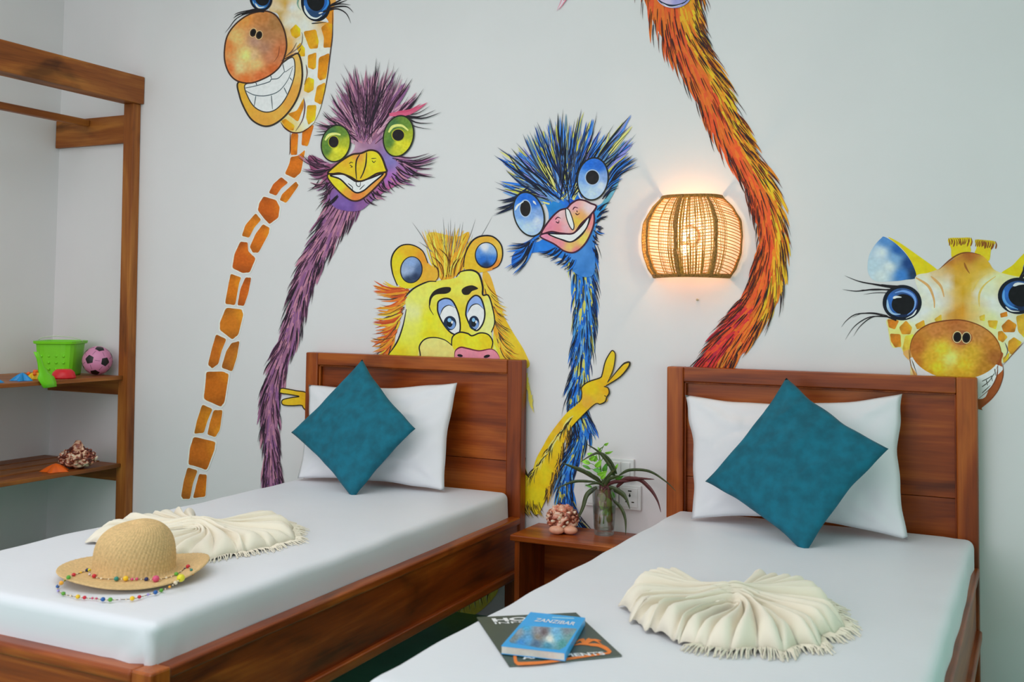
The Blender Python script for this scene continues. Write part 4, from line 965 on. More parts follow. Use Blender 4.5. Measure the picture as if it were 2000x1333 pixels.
o, C = pillow('pillow', *P2, .135, (.055, .15), M_pillow, 4.1, wr=.020); tag(o, 'white pillow leaning on the right headboard behind a teal cushion', 'pillow', 'white pillows')
# cushions stand on one corner in front of the pillows
C1 = [on('y', -.19, 707, 706), on('y', -.295, 808, 838), on('z', .498, 690, 968), on('y', -.285, 572, 845)]
o, C = pillow('cushion', *C1, .115, (.07, .07), M_teal, 2.2, wr=.010, pw=.36, ears=True); tag(o, '', 'cushion', 'teal cushions')
o['label'] = 'teal velvet cushion standing on its corner on the left bed'
C2 = [on('y', -.20, 1536, 743), on('y', -.315, 1730, 878), on('z', .498, 1572, 1072), on('y', -.315, 1382, 940)]
o, C = pillow('cushion', *C2, .115, (.075, .075), M_teal, 5.7, wr=.012, pw=.36, ears=True); tag(o, 'mottled teal velvet cushion standing on its corner on the right bed', 'cushion', 'teal cushions')

# ------------------------------------------------------------------ nightstand
NZ = .385; nx0, nx1, ny0, ny1 = 1.085, 1.575, -.245, -.012
g = thing('nightstand', 'open wooden nightstand between the two beds', 'nightstand', ((nx0+nx1)/2, -.13, 0))
pobj('top', boxbm(nx0-.01, nx1+.01, ny0-.012, ny1, NZ-.022, NZ, bev=.004), W_x, g)
pobj('side_panel', boxbm(nx0+.004, nx0+.024, ny0, ny1, 0, NZ-.022, bev=.002), W_z, g)
pobj('side_panel', boxbm(nx1-.024, nx1-.004, ny0, ny1, 0, NZ-.022, bev=.002), W_z, g)
pobj('back_panel', boxbm(nx0+.024, nx1-.024, ny1-.014, ny1-.002, .06, NZ-.022), W_x, g)
pobj('shelf', boxbm(nx0+.024, nx1-.024, ny0+.006, ny1-.014, .08, .098, bev=.002), W_x, g)

# ------------------------------------------------------------------ open wardrobe rack on the left wall
lean = .028
def leanf(bm):
    for v in bm.verts: v.co.x += lean*(1-v.co.z/2.156)
    return bm
g = thing('wardrobe_rack', 'open wooden wardrobe rack with slatted shelves fixed to the left wall', 'rack', (-1.33, -.8, 0))
yE = -1.75
for ya in (-.047, yE):
    pobj('post', leanf(boxbm(-1.121, -1.057, ya, ya+.045, 0, 2.156, bev=.003)), S_z, g)
for ya in (-.047, yE):
    pass
pobj('top_beam', boxbm(-1.125, -1.036, yE-.02, -.002, 2.156, 2.288, bev=.004), S_y, g)
for ya in (-.027, yE+.01):
    pobj('rod_bracket', boxbm(-1.603, -1.121, ya, ya+.022, 1.972, 2.108, bev=.002), S_x, g)
pobj('hanging_rail', boxbm(-1.40, -1.365, yE+.02, -.027, 2.066, 2.10, bev=.006), S_y, g)
for z, dz in ((.86, .075), (.45, .07)):
    for ya in (-.027, yE+.01):
        pobj('shelf_bracket', boxbm(-1.60, -1.10, ya, ya+.022, z-.018-dz, z-.018, bev=.002), S_x, g)
    xs = [(-1.60, -1.49), (-1.47, -1.36), (-1.335, -1.225), (-1.20, -1.068)] if z < .6 else [(-1.60, -1.475), (-1.472, -1.345), (-1.342, -1.21), (-1.207, -1.072)]
    for xa, xb in xs:
        pobj('shelf_slat', boxbm(xa, xb, yE+.0, -.030 if xb < -1.1 else -.048, z-.018, z, bev=.002), S_y, g)

# ------------------------------------------------------------------ wall lamp
def emis(name, col, st):
    m, nt, b2 = newmat(name); b2.inputs['Emission Color'].default_value = (*col, 1); b2.inputs['Emission Strength'].default_value = st
    b2.inputs['Base Color'].default_value = (1, .9, .7, 1); return m
M_rattan = mottled('natural_rattan', (206, 148, 62), rough=.6, var=.35, scale=120)
M_rope = mottled('twisted_seagrass', (168, 118, 56), rough=.8, var=.4, scale=160, bump=.6, bscale=300)
M_bulb = emis('warm_bulb', (1.0, .60, .26), 26)
LX, Z0, Z1 = 1.672, 1.322, 1.612
def lrad(t):       # t from bottom to top
    K = [(0, .76), (.12, .88), (.3, .98), (.5, 1.0), (.68, .97), (.84, .83), (1, .60)]
    for (a, ra), (b3, rb3) in zip(K, K[1:]):
        if t <= b3:
            q = (t-a)/(b3-a); q = q*q*(3-2*q)*.4+q*.6; return ra+(rb3-ra)*q
    return .6
def lp(th, t, off=0.0):
    R = lrad(t); return Vector((LX-(.182*R+off)*math.cos(th), -.004-(.158*R+off)*math.sin(th), Z0+(Z1-Z0)*t))
g = thing('wall_lamp', 'lit woven rattan wall lamp with glowing bulb on the mural wall', 'lamp', (LX, 0, (Z0+Z1)/2))
for t in (0, 1):
    bm = bmesh.new()
    for off, dz in ((0, 0), (.003, .006 if t == 0 else -.006)):
        tube(bm, [lp(PI*i/40, t, off)+Vector((0, 0, dz)) for i in range(41)], lambda q: .0045+.0009*math.sin(q*260), 7)
    pobj('rim', bm, M_rope, g, smooth=True)
RIBS = [.06, .74, 1.50, 2.30, PI-.06]
for th in RIBS:
    bm = bmesh.new()
    for dth in (-.016, .016):
        tube(bm, [lp(th+dth+.003*math.sin(i*1.3), i/30, .002) for i in range(31)], lambda q: .0042+.001*math.sin(q*200), 7)
    pobj('rib', bm, M_rope, g, smooth=True)
bm = bmesh.new(); rl = random.Random(3)
NR = 27
for i in range(NR):
    for a, c in zip(RIBS, RIBS[1:]):
        s0 = (i+.6+rl.uniform(-.12, .12))/NR; tilt = {0: .015, 1: -.05, 2: .06, 3: -.08}[RIBS.index(a)]
        P = [lp(a+(c-a)*j/7, min(.99, max(.01, s0+tilt*(j/7-.5))), -.001+.001*(i % 2)) for j in range(8)]
        tube(bm, P, .0015, 4, caps=False)
pobj('weft_strings', bm, M_rattan, g)
bm = bmesh.new()
for a, c, n in zip(RIBS, RIBS[1:], (9, 23, 27, 20)):
    for j in range(n):
        q = (j+.5+rl.uniform(-.15, .15))/n
        if (a == RIBS[1] and q > .12 and q < .48) or (a == RIBS[3] and q > .36 and q < .95): continue
        th = a+(c-a)*q; sk = rl.uniform(-.03, .03)
        P = [lp(th+sk*(k/9-.5), .01+.98*k/9, .0012) for k in range(10)]
        tube(bm, P, rl.choice((.0010, .0015, .0023)), 4, caps=False)
pobj('warp_strings', bm, M_rattan, g)
bm = bmesh.new(); lathe(bm, [(.0, 0), (.035, 0), (.035, .012), (.012, .016), (0, .016)], (0, 0, 0), 24, caps=False)
bmesh.ops.rotate(bm, verts=bm.verts, matrix=Matrix.Rotation(math.radians(90), 3, 'X')); bmesh.ops.translate(bm, verts=bm.verts, vec=(LX-.01, -.001, 1.47))
tube(bm, [(LX-.01, -.015, 1.47), (LX-.01, -.05, 1.465), (LX-.01, -.06, 1.445)], .007, 10); lathe(bm, [(.008, 0), (.015, .004), (.015, .035), (.010, .04)], (LX-.01, -.06, 1.41), 18)
pobj('bulb_holder', bm, M_white, g, smooth=True)
bm = bmesh.new(); lathe(bm, [(.001, 0), (.009, .004), (.015, .014), (.0165, .026), (.014, .04), (.010, .052)], (LX-.01, -.06, 1.40), 20)
pobj('bulb', bm, M_bulb, g, smooth=True)
pl = bpy.data.lights.new('lamp_light', 'POINT'); pl.energy = 3.1; pl.color = (1.0, .60, .28); pl.shadow_soft_size = .016
po = bpy.data.objects.new('lamp_light', pl); COL.objects.link(po); po.location = (LX-.01, -.06, 1.475)

# nail in the wall below the lamp
p = on('y', 0, 1363, 586); bm = bmesh.new(); lathe(bm, [(.002, 0), (.002, .008), (.0045, .009), (.003, .011)], (0, 0, 0), 12)
bmesh.ops.rotate(bm, verts=bm.verts, matrix=Matrix.Rotation(math.radians(90), 3, 'X')); bmesh.ops.translate(bm, verts=bm.verts, vec=(p.x, 0, p.z))
tag(mesh_obj('nail', bm, mottled('pale_metal', (190, 180, 150), rough=.5)), 'small pale nail in the wall under the lamp', 'nail')

# ------------------------------------------------------------------ sockets
def plate(name, label, x0, x1, z0, z1, cat):
    g = thing(name, label, cat, ((x0+x1)/2, 0, z0)); pobj('plate', boxbm(x0, x1, -.012, 0, z0, z1, bev=.003), M_white, g); return g
g = plate('power_socket', 'white wall power socket with three pin holes right of the potted cutting', 1.402, 1.486, .468, .558, 'socket')
g['label'] = 'white wall power socket with pin holes beside the glass vase'
pobj('socket_face', boxbm(1.414, 1.474, -.0145, -.010, .478, .548, bev=.001), M_white, g)
for a in ((1.437, 1.451, .535, .539), (1.442, 1.446, .515, .528), (1.427, 1.437, .495, .499), (1.451, 1.461, .495, .499), (1.440, 1.448, .518, .522)):
    pobj('pin_hole', boxbm(a[0], a[1], -.0152, -.012, a[2], a[3]), M_black, g)
g = plate('wall_plate', 'wide white blank wall plate left of the power socket', 1.262, 1.398, .468, .558, 'wall plate')
pobj('insert', boxbm(1.275, 1.385, -.0145, -.010, .478, .548, bev=.001), M_white, g)
g = plate('light_switch', 'white rocker light switch plate above the power socket', 1.362, 1.458, .577, .652, 'switch')
pobj('rocker', boxbm(1.376, 1.408, -.017, -.010, .590, .640, bev=.002), M_white, g); pobj('rocker', boxbm(1.412, 1.444, -.017, -.010, .590, .640, bev=.002), M_white, g)
# ------------------------------------------------------------------ straw hat
M_straw = mottled('woven_straw', (224, 188, 132), rough=.8, var=.14, scale=160, bump=.4, bscale=400)
hc = Vector((.69, -1.664, .502)); hx = Vector((math.cos(YAW), math.sin(YAW), 0)); hy = Vector((-math.sin(YAW), math.cos(YAW), 0))
def hatp(r, z, a):
    # a measured from camera right; crown slightly oval and slumped
    return hc + hx*(r*math.cos(a)*1.0+.0) + hy*(r*math.sin(a)*1.0) + Vector((0, 0, z))
prof = []
for i in range(30):                       # crown
    t = i/29; a = t*PI/2
    prof.append((.098*math.sin(a)**.75 if i else .0008, .020+.112*(math.cos(a)**.62)))
prof += [(.1005, .014), (.106, .008)]
nb = 18
for i in range(1, nb+1): prof.append((.106+.072*i/nb, None))
NS = 240; bm = bmesh.new(); rings = []
tot = len(prof)
for ir, (r, z) in enumerate(prof):
    ring = []
    for k in range(NS):
        a = 2*PI*k/NS
        if z is None:
            t = (r-.106)/.072
            ca = math.cos(a); sa = math.sin(a)
            wave = .006*math.sin(2*a+.6)+.004*math.sin(3*a+1)
            zz = .008+t*(.004+wave+.012*max(0, ca)+.010*max(0, -ca)**2)
            rr = r*(1+.04*abs(ca))
            zz = max(zz, .0015)
        else: zz = z; rr = r
        amp = .0019*math.sin(k*PI/2+ir*PI/2)*(1 if ir > 2 else 0)
        tz = .006*(zz/.13)*math.sin(a+.8) if z is not None and ir < 28 else 0
        ring.append(bm.verts.new(hatp(rr+amp, zz+amp*.4*(1 if z is None else 0)+tz, a)))
    rings.append(ring)
for A, B in zip(rings, rings[1:]):
    for k in range(NS): bm.faces.new((A[k], A[(k+1) % NS], B[(k+1) % NS], B[k]))
bm.faces.new(rings[0])
hat = thing('straw_hat', 'woven straw sun hat lying on the left mattress', 'hat', tuple(hc))
cr = pobj('hat_shell', bm, M_straw, hat, smooth=True)
md = cr.modifiers.new('thick', 'SOLIDIFY'); md.thickness = .003; md.offset = -1
bm = bmesh.new(); tube(bm, [Vector(v) for v in [hatp(.178*(1+.04*abs(math.cos(2*PI*k/80))), max(.0015, .008+(.004+.006*math.sin(4*PI*k/80+.6)+.004*math.sin(6*PI*k/80+1)+.012*max(0, math.cos(2*PI*k/80))+.010*max(0, -math.cos(2*PI*k/80))**2))+.001, 2*PI*k/80) for k in range(80)]], .0022, 6, closed=True)
pobj('brim_edge', bm, M_straw, hat, smooth=True)

# ------------------------------------------------------------------ bead necklace
BC = dict(yellow=(240, 190, 30), red=(200, 30, 50), green=(90, 160, 50), blue=(30, 90, 160), navy=(30, 40, 90), teal=(40, 130, 120), pink=(206, 76, 116), cream=(226, 210, 180), orange=(236, 160, 40), lav=(160, 150, 210), lime=(220, 210, 40), white=(220, 210, 214))
BM = {k: mottled('bead_'+k, v, rough=.35, var=.05, k=1.15) for k, v in BC.items()}
M_cord = mottled('brown_cord', (110, 84, 60), rough=.8)
def c3(x, y, z): return on('z', z, x/3.078, 900+y/3.078)
neck = [(1110, 652, .523, 'navy', 3), (1130, 640, .525, 'red', 6.5), (1150, 660, .522, 'teal', 4.5), (1157, 684, .520, 'orange', 5), (1128, 696, .519, 'navy', 4), (1087, 712, .522, 'lime', 12), (1055, 738, .517, 'cream', 6), (1020, 762, .514, 'orange', 4),
        (970, 784, .510, 'green', 6), (935, 796, .5065, 'blue', 6.5), (890, 808, .5045, 'lav', 4), (838, 823, .5055, 'red', 5.5), (795, 833, .506, 'yellow', 7), (720, 837, .504, 'white', 4), (663, 840, .506, 'green', 6.5), (619, 838, .506, 'blue', 6.5), (580, 832, .5045, 'pink', 3.5), (555, 830, .5045, 'pink', 3.5), (508, 827, .5055, 'red', 5.5), (468, 822, .506, 'yellow', 6.5),
        (425, 815, .504, 'cream', 3.5), (381, 803, .5055, 'green', 6), (350, 785, .5045, 'lav', 4), (347, 760, .509, 'blue', 5.5), (368, 740, .518, 'orange', 6.5), (390, 722, .5205, 'lime', 3.5), (412, 706, .521, 'green', 6.5), (443, 690, .521, 'red', 6), (485, 676, .520, 'yellow', 3.5), (525, 662, .519, 'navy', 6), (560, 665, .517, 'lime', 5), (585, 686, .516, 'white', 4),
        (615, 692, .518, 'red', 6.5), (660, 702, .5165, 'cream', 3.5), (712, 711, .518, 'teal', 7), (757, 715, .519, 'yellow', 8), (795, 715, .517, 'pink', 4.5), (822, 716, .517, 'pink', 4.5), (880, 717, .518, 'navy', 6.5), (937, 716, .523, 'pink', 10.5), (1000, 708, .517, 'cream', 4), (1060, 686, .519, 'green', 6.5)]
def brimz(p):
    d = p-hc; x, y = d.dot(hx), d.dot(hy); a = math.atan2(y, x); r = math.hypot(x, y)/(1+.04*abs(math.cos(a))); t = (r-.106)/.072
    if t > 1.04: return .5005
    if t < 0: return .512
    ca = math.cos(a); wave = .006*math.sin(2*a+.6)+.004*math.sin(3*a+1)
    return hc.z+max(.0015, .008+t*(.004+wave+.012*max(0, ca)+.010*max(0, -ca)**2))+.0015
pts = []
for x, y, z, c, r in neck:
    if z > .5085:
        for _ in range(6): z = brimz(c3(x, y, z))+r*.0007
        z = max(z, .5045)
    P_ = c3(x, y, z); dv = Vector((P_.x-hc.x, P_.y-hc.y, 0))
    if z > .508 and dv.length < .110: P_ = hc+dv.normalized()*.110+Vector((0, 0, .0125+r*.0006))
    pts.append(P_)
g = thing('bead_necklace', 'long colourful bead necklace looped over the straw hat brim', 'necklace', tuple(pts[12]))
bm = bmesh.new(); tube(bm, crv(pts, 4, True), .0009, 5, closed=True); pobj('cord', bm, M_cord, g)
bmeshes = {}
for p, (x, y, z, c, r) in zip(pts, neck):
    bm = bmesh.new(); R = r*.00085; sphere(bm, p+Vector((0, 0, max(0, R*.2))), R, 12, 8, (1.0, 1, .92)); pobj('bead', bm, BM[c], g, smooth=True)
# tiny spacer beads
bm = bmesh.new(); S = crv(pts, 6, True); rb_ = random.Random(5)
for i in range(0, len(S), 3): sphere(bm, S[i], .0021, 6, 4)
o = pobj('spacer_beads', bm, BM['cream'], g, smooth=True); o['kind'] = 'stuff'

# ------------------------------------------------------------------ fan-folded throws
def throw(name, label, C, RX, RY, rot, N, H, aR, aL, seed, pinch=.04, ring=0):
    """C centre on the mattress; pleats run from a left arc through a pinch to a right arc"""
    C = Vector(C); ex = Vector((math.cos(rot), math.sin(rot), 0)); ey = Vector((-math.sin(rot), math.cos(rot), 0))
    r = random.Random(seed); NT = 46; NP = N*10
    jit = [r.uniform(-.22, .22) for _ in range(N+2)]; hj = [r.uniform(.72, 1.15) for _ in range(N+2)]
    lj = [r.uniform(.93, 1.05) for _ in range(N+2)]
    def P(u, t):
        # u across pleats 0 (back) to 1 (front), t along -1 (left) to 1 (right)
        f = u*N; i = int(min(f, N-1)); fr = f-i
        uu = (u*N+jit[i]*(1-fr)+jit[i+1]*fr)/N if 0 < i < N-1 else u
        s = 1 if t > 0 else -1; A = aR if s > 0 else aL
        ang = math.radians(A[0]+(A[1]-A[0])*uu)
        L = lj[i]*(1-fr)+lj[i+1]*fr
        end = Vector((math.cos(ang)*RX*L, math.sin(ang)*RY*L))
        mid = Vector((0, (.5-uu)*2*pinch))
        # quadratic curve whose control point keeps the pleat straight through the pinch
        q = abs(t)
        ctl = mid+Vector((s*RX*.30*(1-.55*abs(2*uu-1)**2), 0))
        p2 = mid*(1-q)**2+ctl*2*q*(1-q)+end*q*q
        spread = q**.8
        tri = .30+.70*abs(math.sin(PI*f))**.7
        h = (.012+H*hj[i]*(.50+.50*spread)*tri)
        h += .030*math.exp(-(q/.35)**2)*(1-abs(2*uu-1)**2)
        h *= (1-.80*max(0, (q-.88)/.12)**2)
        h += .004*noise.noise(Vector((u*30, t*4, seed)))
        # pleats lean over
        leanv = .012*spread*math.cos(PI*f)*(.5 if uu < .5 else 1)
        p = C+ex*p2.x+ey*(p2.y+leanv)+Vector((0, 0, max(.0015, h)))
        return p
    bm = bmesh.new(); V = []
    for i in range(NP+1):
        V.append([bm.verts.new(P(i/NP, -1+2*j/NT)) for j in range(NT+1)])
    for i in range(NP):
        for j in range(NT):
            bm.faces.new((V[i][j], V[i][j+1], V[i+1][j+1], V[i+1][j]))
    # front and back hems drop to the sheet
    g = thing(name, label, 'throw', tuple(C), 'folded cream throws')
    o = pobj('cloth', bm, M_throw, g, smooth=True)
    md = o.modifiers.new('thick', 'SOLIDIFY'); md.thickness = .0035; md.offset = -1
    # fringe along the right arc
    bm = bmesh.new(); n = NP*2
    for i in range(n):
        u = (i+r.random()*.8)/n
        a = P(u, 1.0); b2 = P(u, .97); d = (a-b2); d.z = 0
        if d.length < 1e-6: continue
        d.normalize(); ln = r.uniform(.018, .042)
        z0 = C.z+.0015
        e = a+d*ln+Vector((r.uniform(-.008, .008), r.uniform(-.008, .008), 0)); e.z = z0
        m = a.lerp(e, .5)+Vector((r.uniform(-.003, .003), r.uniform(-.003, .003), .004))
        tube(bm, [a, m, e], lambda q: .0016-.0005*q, 4, caps=False)
    fr = pobj('fringe', bm, M_throw, g); fr['kind'] = 'stuff'
    return g
throw('folded_throw', 'cream fringed cotton throw pleated into a fan, on the right bed', on('z', .501, 1425, 1200)+Vector((.0, .0, 0)), .250, .29, YAW-.03, 17, .052, (64, -122), (114, 243), 4, .062)
throw('folded_throw', 'cream fringed cotton throw pleated into a fan, behind the straw hat on the left bed', on('z', .501, 385, 1050), .30, .29, YAW-.05, 16, .038, (62, -122), (110, 243), 9, .055)

# ------------------------------------------------------------------ magazine and guidebook
zt = .5035
mg = [on('z', zt, *p) for p in ((931, 1206), (1125, 1197), (1215, 1281), (995, 1301))]
M_dark = mottled('dark_green_cover', (48, 66, 56), rough=.35, var=.05, k=1.3)
M_page = mottled('white_paper', (226, 222, 212), rough=.7, var=.05, scale=200)
M_blue = mottled('blue_cover', (16, 150, 214), rough=.35, var=.04, k=1.35)
def slab(bm, Q, z0, z1, curl=0.0, n=10):
    lo, hi = [], []
    F = lambda u, v, z: Q[0].lerp(Q[1], u).lerp(Q[3].lerp(Q[2], u), v)*1.0
    rows = []
    for k, z in enumerate((z0, z1)):
        row = []
        for i in range(n+1):
            for j in range(n+1):
                p = F(i/n, j/n, z).copy(); p.z = z + curl*((i/n)**3)*((j/n)**3)*(.6 if k == 0 else 1)
                row.append(bm.verts.new(p))
        rows.append(row)
    m = n+1
    for i in range(n):
        for j in range(n):
            a = i*m+j
            bm.faces.new((rows[1][a], rows[1][a+m], rows[1][a+m+1], rows[1][a+1])); bm.faces.new((rows[0][a], rows[0][a+1], rows[0][a+m+1], rows[0][a+m]))
    for i in range(n):
        for a, c in ((i*m, (i+1)*m), (i*m+n, (i+1)*m+n), (i, i+1), (n*m+i, n*m+i+1)):
            bm.faces.new((rows[0][a], rows[0][c], rows[1][c], rows[1][a]))
    return bm
g = thing('magazine', 'dark green information magazine with orange palm logo under the blue guidebook', 'magazine', tuple((mg[0]+mg[2])/2-Vector((0, 0, .003))))
pobj('back_cover', slab(bmesh.new(), [p.copy() for p in mg], .5006, .5012), M_dark, g)
pg = [mg[i].lerp((mg[0]+mg[2])/2, .012) for i in range(4)]
pobj('pages', slab(bmesh.new(), pg, .5012, .5026), M_page, g)
pobj('front_cover', slab(bmesh.new(), [p.copy() for p in mg], .5028, .5034, .0004), M_dark, g)
def topmap(z):
    def f(u, v, d):
        p = on('z', z, u, v); return Vector((p.x, p.y, z+d))
    return f
def text(parent, body, Q, z, size, x, y, wid, mat, shear_=0.0, bold=0.0):
    """x, y, size, wid as fractions/metres along the top edge and down the left edge of sheet Q"""
    cu = bpy.data.curves.new('t', 'FONT'); cu.body = body; cu.size = 1.0; cu.offset = bold; cu.shear = shear_; cu.resolution_u = 3
    ob = bpy.data.objects.new('t', cu); COL.objects.link(ob)
    bpy.context.view_layer.update()
    me = bpy.data.meshes.new_from_object(ob.evaluated_get(bpy.context.evaluated_depsgraph_get()))
    bpy.data.objects.remove(ob); bpy.data.curves.remove(cu)
    xs = [v.co.x for v in me.vertices]; x0, x1 = min(xs), max(xs)
    ex = (Q[1]-Q[0]).normalized(); ey = (Q[0]-Q[3]).normalized()
    base = root_loc(parent)
    for v in me.vertices:
        X = (v.co.x-x0)/(x1-x0)*wid; Y = v.co.y*size
        p = Q[0]+ex*(x+X)-ey*y+ey*Y; p.z = z
        v.co = p-base
    o = bpy.data.objects.new('lettering', me); COL.objects.link(o); o.parent = parent; me.materials.append(mat)
    o['label'] = body
    o['label'] = 'lettering reading '+body
    return o
M_ink = mottled('white_print', (235, 235, 232), rough=.4, var=.01, k=1.2)
MW_ = (mg[1]-mg[0]).length; MH_ = (mg[3]-mg[0]).length
text(g, 'HOTEL', mg, .5040, .034, .030, .042, .170, M_ink, bold=.04)
text(g, 'INFO', mg, .5040, .019, .030, .060, .080, M_ink, bold=.01)
text(g, 'APARTMENTS', mg, .5046, .026, .034, MH_-.030, .172, M_ink, bold=.03)
cv = Canvas(topmap(.5042), .0, 1.2); cv.N = Vector((0, 0, 1)); cv.crop(880, 1150, 5.263)
ORG = (240, 126, 56)
cv.stroke([(668, 655), (662, 700), (680, 765), (760, 772), (1000, 755), (1300, 710), (1640, 662)], 6.5, ORG, taper=(.9, .5))
cv.stroke([(1645, 662), (1600, 618), (1520, 585), (1430, 578)], 7, ORG, taper=(.9, .7)); cv.stroke([(1430, 578), (1340, 570), (1255, 588)], 4, ORG, taper=(.9, .1))
for t in ((1340, 520), (1360, 515), (1430, 512), (1480, 530), (1550, 540), (1555, 575), (1290, 560)): cv.stroke([(1380, 575), ((1380+t[0])/2, 530), t], 4.5, ORG, taper=(.9, .15))
o = cv.build('palm_logo', g, 'orange palm tree logo'); 
# booklet
zb0, zb1 = .5062, .5215
bk = [on('z', zb1, *p) for p in ((1036, 1196), (1143, 1207), (1104, 1276), (979, 1262))]
bd = [p.copy() for p in bk]
for p in bd: pass
g2 = thing('guidebook', 'blue paperback travel guidebook lying on the dark green magazine', 'book', tuple((bk[0]+bk[2])/2-Vector((0, 0, .015))))
pobj('back_cover', slab(bmesh.new(), [p.copy() for p in bk], .5052, .5062), M_blue, g2)
pobj('page_block', slab(bmesh.new(), [bk[i].lerp((bk[0]+bk[2])/2, .01) for i in range(4)], .5062, .5203), M_page, g2)
pobj('front_cover', slab(bmesh.new(), [p.copy() for p in bk], .5203, .5213), M_blue, g2)
sp_ = [bk[1].lerp(bk[0], .012), bk[1], bk[2], bk[2].lerp(bk[3], .012)]
pobj('spine', slab(bmesh.new(), sp_, .5062, .5203), M_blue, g2)
text(g2, 'ZANZIBAR', bk, .5222, .034, .024, .066, .090, M_ink, shear_=.1, bold=.012)
cv = Canvas(topmap(.5214), .0, 1.15); cv.N = Vector((0, 0, 1)); cv.crop(880, 1150, 5.263)
cv.stroke([(1045, 298), (1270, 308)], 2.2, (150, 200, 226), taper=(1, 1))
PH = [(760, 385), (860, 390), (1280, 412), (1300, 420), (1180, 600), (1120, 632), (900, 610), (620, 560), (600, 540), (700, 420)]
cv.fill(PH, [(780, 380, (70, 170, 220)), (900, 430, (150, 150, 160)), (960, 450, (110, 96, 100)), (1200, 440, (130, 140, 150)), (700, 450, (150, 160, 170)), (660, 500, (120, 130, 130)), (800, 520, (90, 160, 210)), (900, 500, (140, 130, 120)), (880, 560, (80, 110, 140)), (1020, 520, (236, 236, 226)), (1100, 500, (110, 180, 210)), (1150, 570, (80, 150, 150)), (1000, 590, (70, 140, 170)), (1080, 440, (120, 180, 220)), (720, 560, (60, 140, 210)), (1220, 500, (120, 160, 160))], smooth=False, grid_px=2.2, jit=16)
o = cv.build('cover_photo', g2, 'blurry seaside photo print')

# ------------------------------------------------------------------ shells
def spiny(name, label, c, R, mat1, mat2, rows, seed, up=1.0, cat='seashell', squash=(1, .9, .85), face=None):
    r = random.Random(seed); c = Vector(c); g = thing(name, label, cat, (c.x, c.y, c.z-R*squash[2]))
    bm = bmesh.new()
    def F(u, v):
        th = u*2*PI; ph = v*PI
        rr = R*(1+.10*math.sin(th*6+ph*5)*math.sin(ph)+.05*math.sin(ph*14))
        return c+Vector((rr*math.sin(ph)*math.cos(th)*squash[0], rr*math.sin(ph)*math.sin(th)*squash[1], rr*math.cos(ph)*squash[2]))
    grid(bm, F, 48, 28, closeu=True); bmesh.ops.remove_doubles(bm, verts=bm.verts, dist=1e-5)
    pobj('body', bm, mat1, g, smooth=True)
    for k in range(rows):
        ph = .35+k*(PI*.62)/rows; n = max(5, int(13*math.sin(ph)))
        for j in range(n):
            th = 2*PI*(j+.5*(k % 2)+r.uniform(-.1, .1))/n+k*.3
            d = Vector((math.sin(ph)*math.cos(th)*squash[0], math.sin(ph)*math.sin(th)*squash[1], math.cos(ph)*squash[2]))
            s = R*r.uniform(.16, .24)
            b = bmesh.new(); bmesh.ops.create_cone(b, cap_ends=True, segments=7, radius1=s, radius2=s*.28, depth=s*1.1, matrix=Matrix.Translation(c+d*R*1.02) @ (d+Vector((0, 0, .35))).to_track_quat('Z', 'Y').to_matrix().to_4x4())
            bmesh.ops.bevel(b, geom=list(b.edges), offset=s*.12, segments=1, affect='EDGES')
            pobj('knob', b, mat2 if k > 1 else mat1, g, smooth=True)
    return g
def shellmat(name, a, b3, c, sc=60):
    m, nt, bs = newmat(name); N, L = nt.nodes, nt.links
    tc = N.new('ShaderNodeTexCoord'); vo = N.new('ShaderNodeTexVoronoi'); vo.inputs['Scale'].default_value = sc
    no = N.new('ShaderNodeTexNoise'); no.inputs['Scale'].default_value = sc*.6; no.inputs['Detail'].default_value = 3; no.inputs['Distortion'].default_value = 1.5
    L.new(tc.outputs['Object'], vo.inputs['Vector']); L.new(tc.outputs['Object'], no.inputs['Vector'])
    rp = N.new('ShaderNodeValToRGB'); e = rp.color_ramp.elements; e[0].position = .40; e[0].color = (*lin(a, 1.2), 1); e[1].position = .60; e[1].color = (*lin(c, 1.2), 1)
    x = e.new(.5); x.color = (*lin(b3, 1.2), 1)
    L.new(no.outputs['Fac'], rp.inputs['Fac']); L.new(rp.outputs['Color'], bs.inputs['Base Color']); bs.inputs['Roughness'].default_value = .3
    return m
MS1 = shellmat('rosy_shell', (110, 44, 30), (206, 122, 96), (236, 190, 166), 36)
MS2 = shellmat('rosy_shell_knob', (120, 60, 44), (220, 150, 120), (244, 214, 190), 50)
sc_ = on('z', NZ+.05, 1094, 1020)
g = spiny('seashell', 'large rosy knobbly seashell on the nightstand', (1.222, -.118, NZ+.049), .054, MS1, MS2, 6, 2, squash=(1.05, .95, .88))
bm = bmesh.new()
for s in (-1, 1):
    q = Vector((1.222, -.118, 0))+hx*(.024*s)-hy*.045; sphere(bm, Vector((q.x, q.y, NZ+.016)), .026, 16, 10, (1.15, .8, .6))
pobj('lip', bm, mottled('shell_lip', (232, 170, 140), rough=.25, var=.1, scale=60, k=1.1), g, smooth=True)
MS3 = shellmat('brown_shell', (70, 26, 20), (150, 76, 56), (226, 190, 160), 50)
MS4 = shellmat('brown_shell_knob', (90, 36, 28), (190, 110, 80), (236, 214, 190), 60)
sc2 = on('z', .47, 158, 905)
g = spiny('seashell', 'brown speckled pointed seashell on the lower rack shelf', (sc2.x, sc2.y-.02, .45+.045), .075, MS3, MS4, 5, 6, squash=(1.1, .95, .58))
b = bmesh.new(); bmesh.ops.create_cone(b, cap_ends=True, segments=14, radius1=.042, radius2=.010, depth=.05, matrix=Matrix.Translation((sc2.x, sc2.y-.02, .55)))
pobj('spire', b, MS3, g, smooth=True)

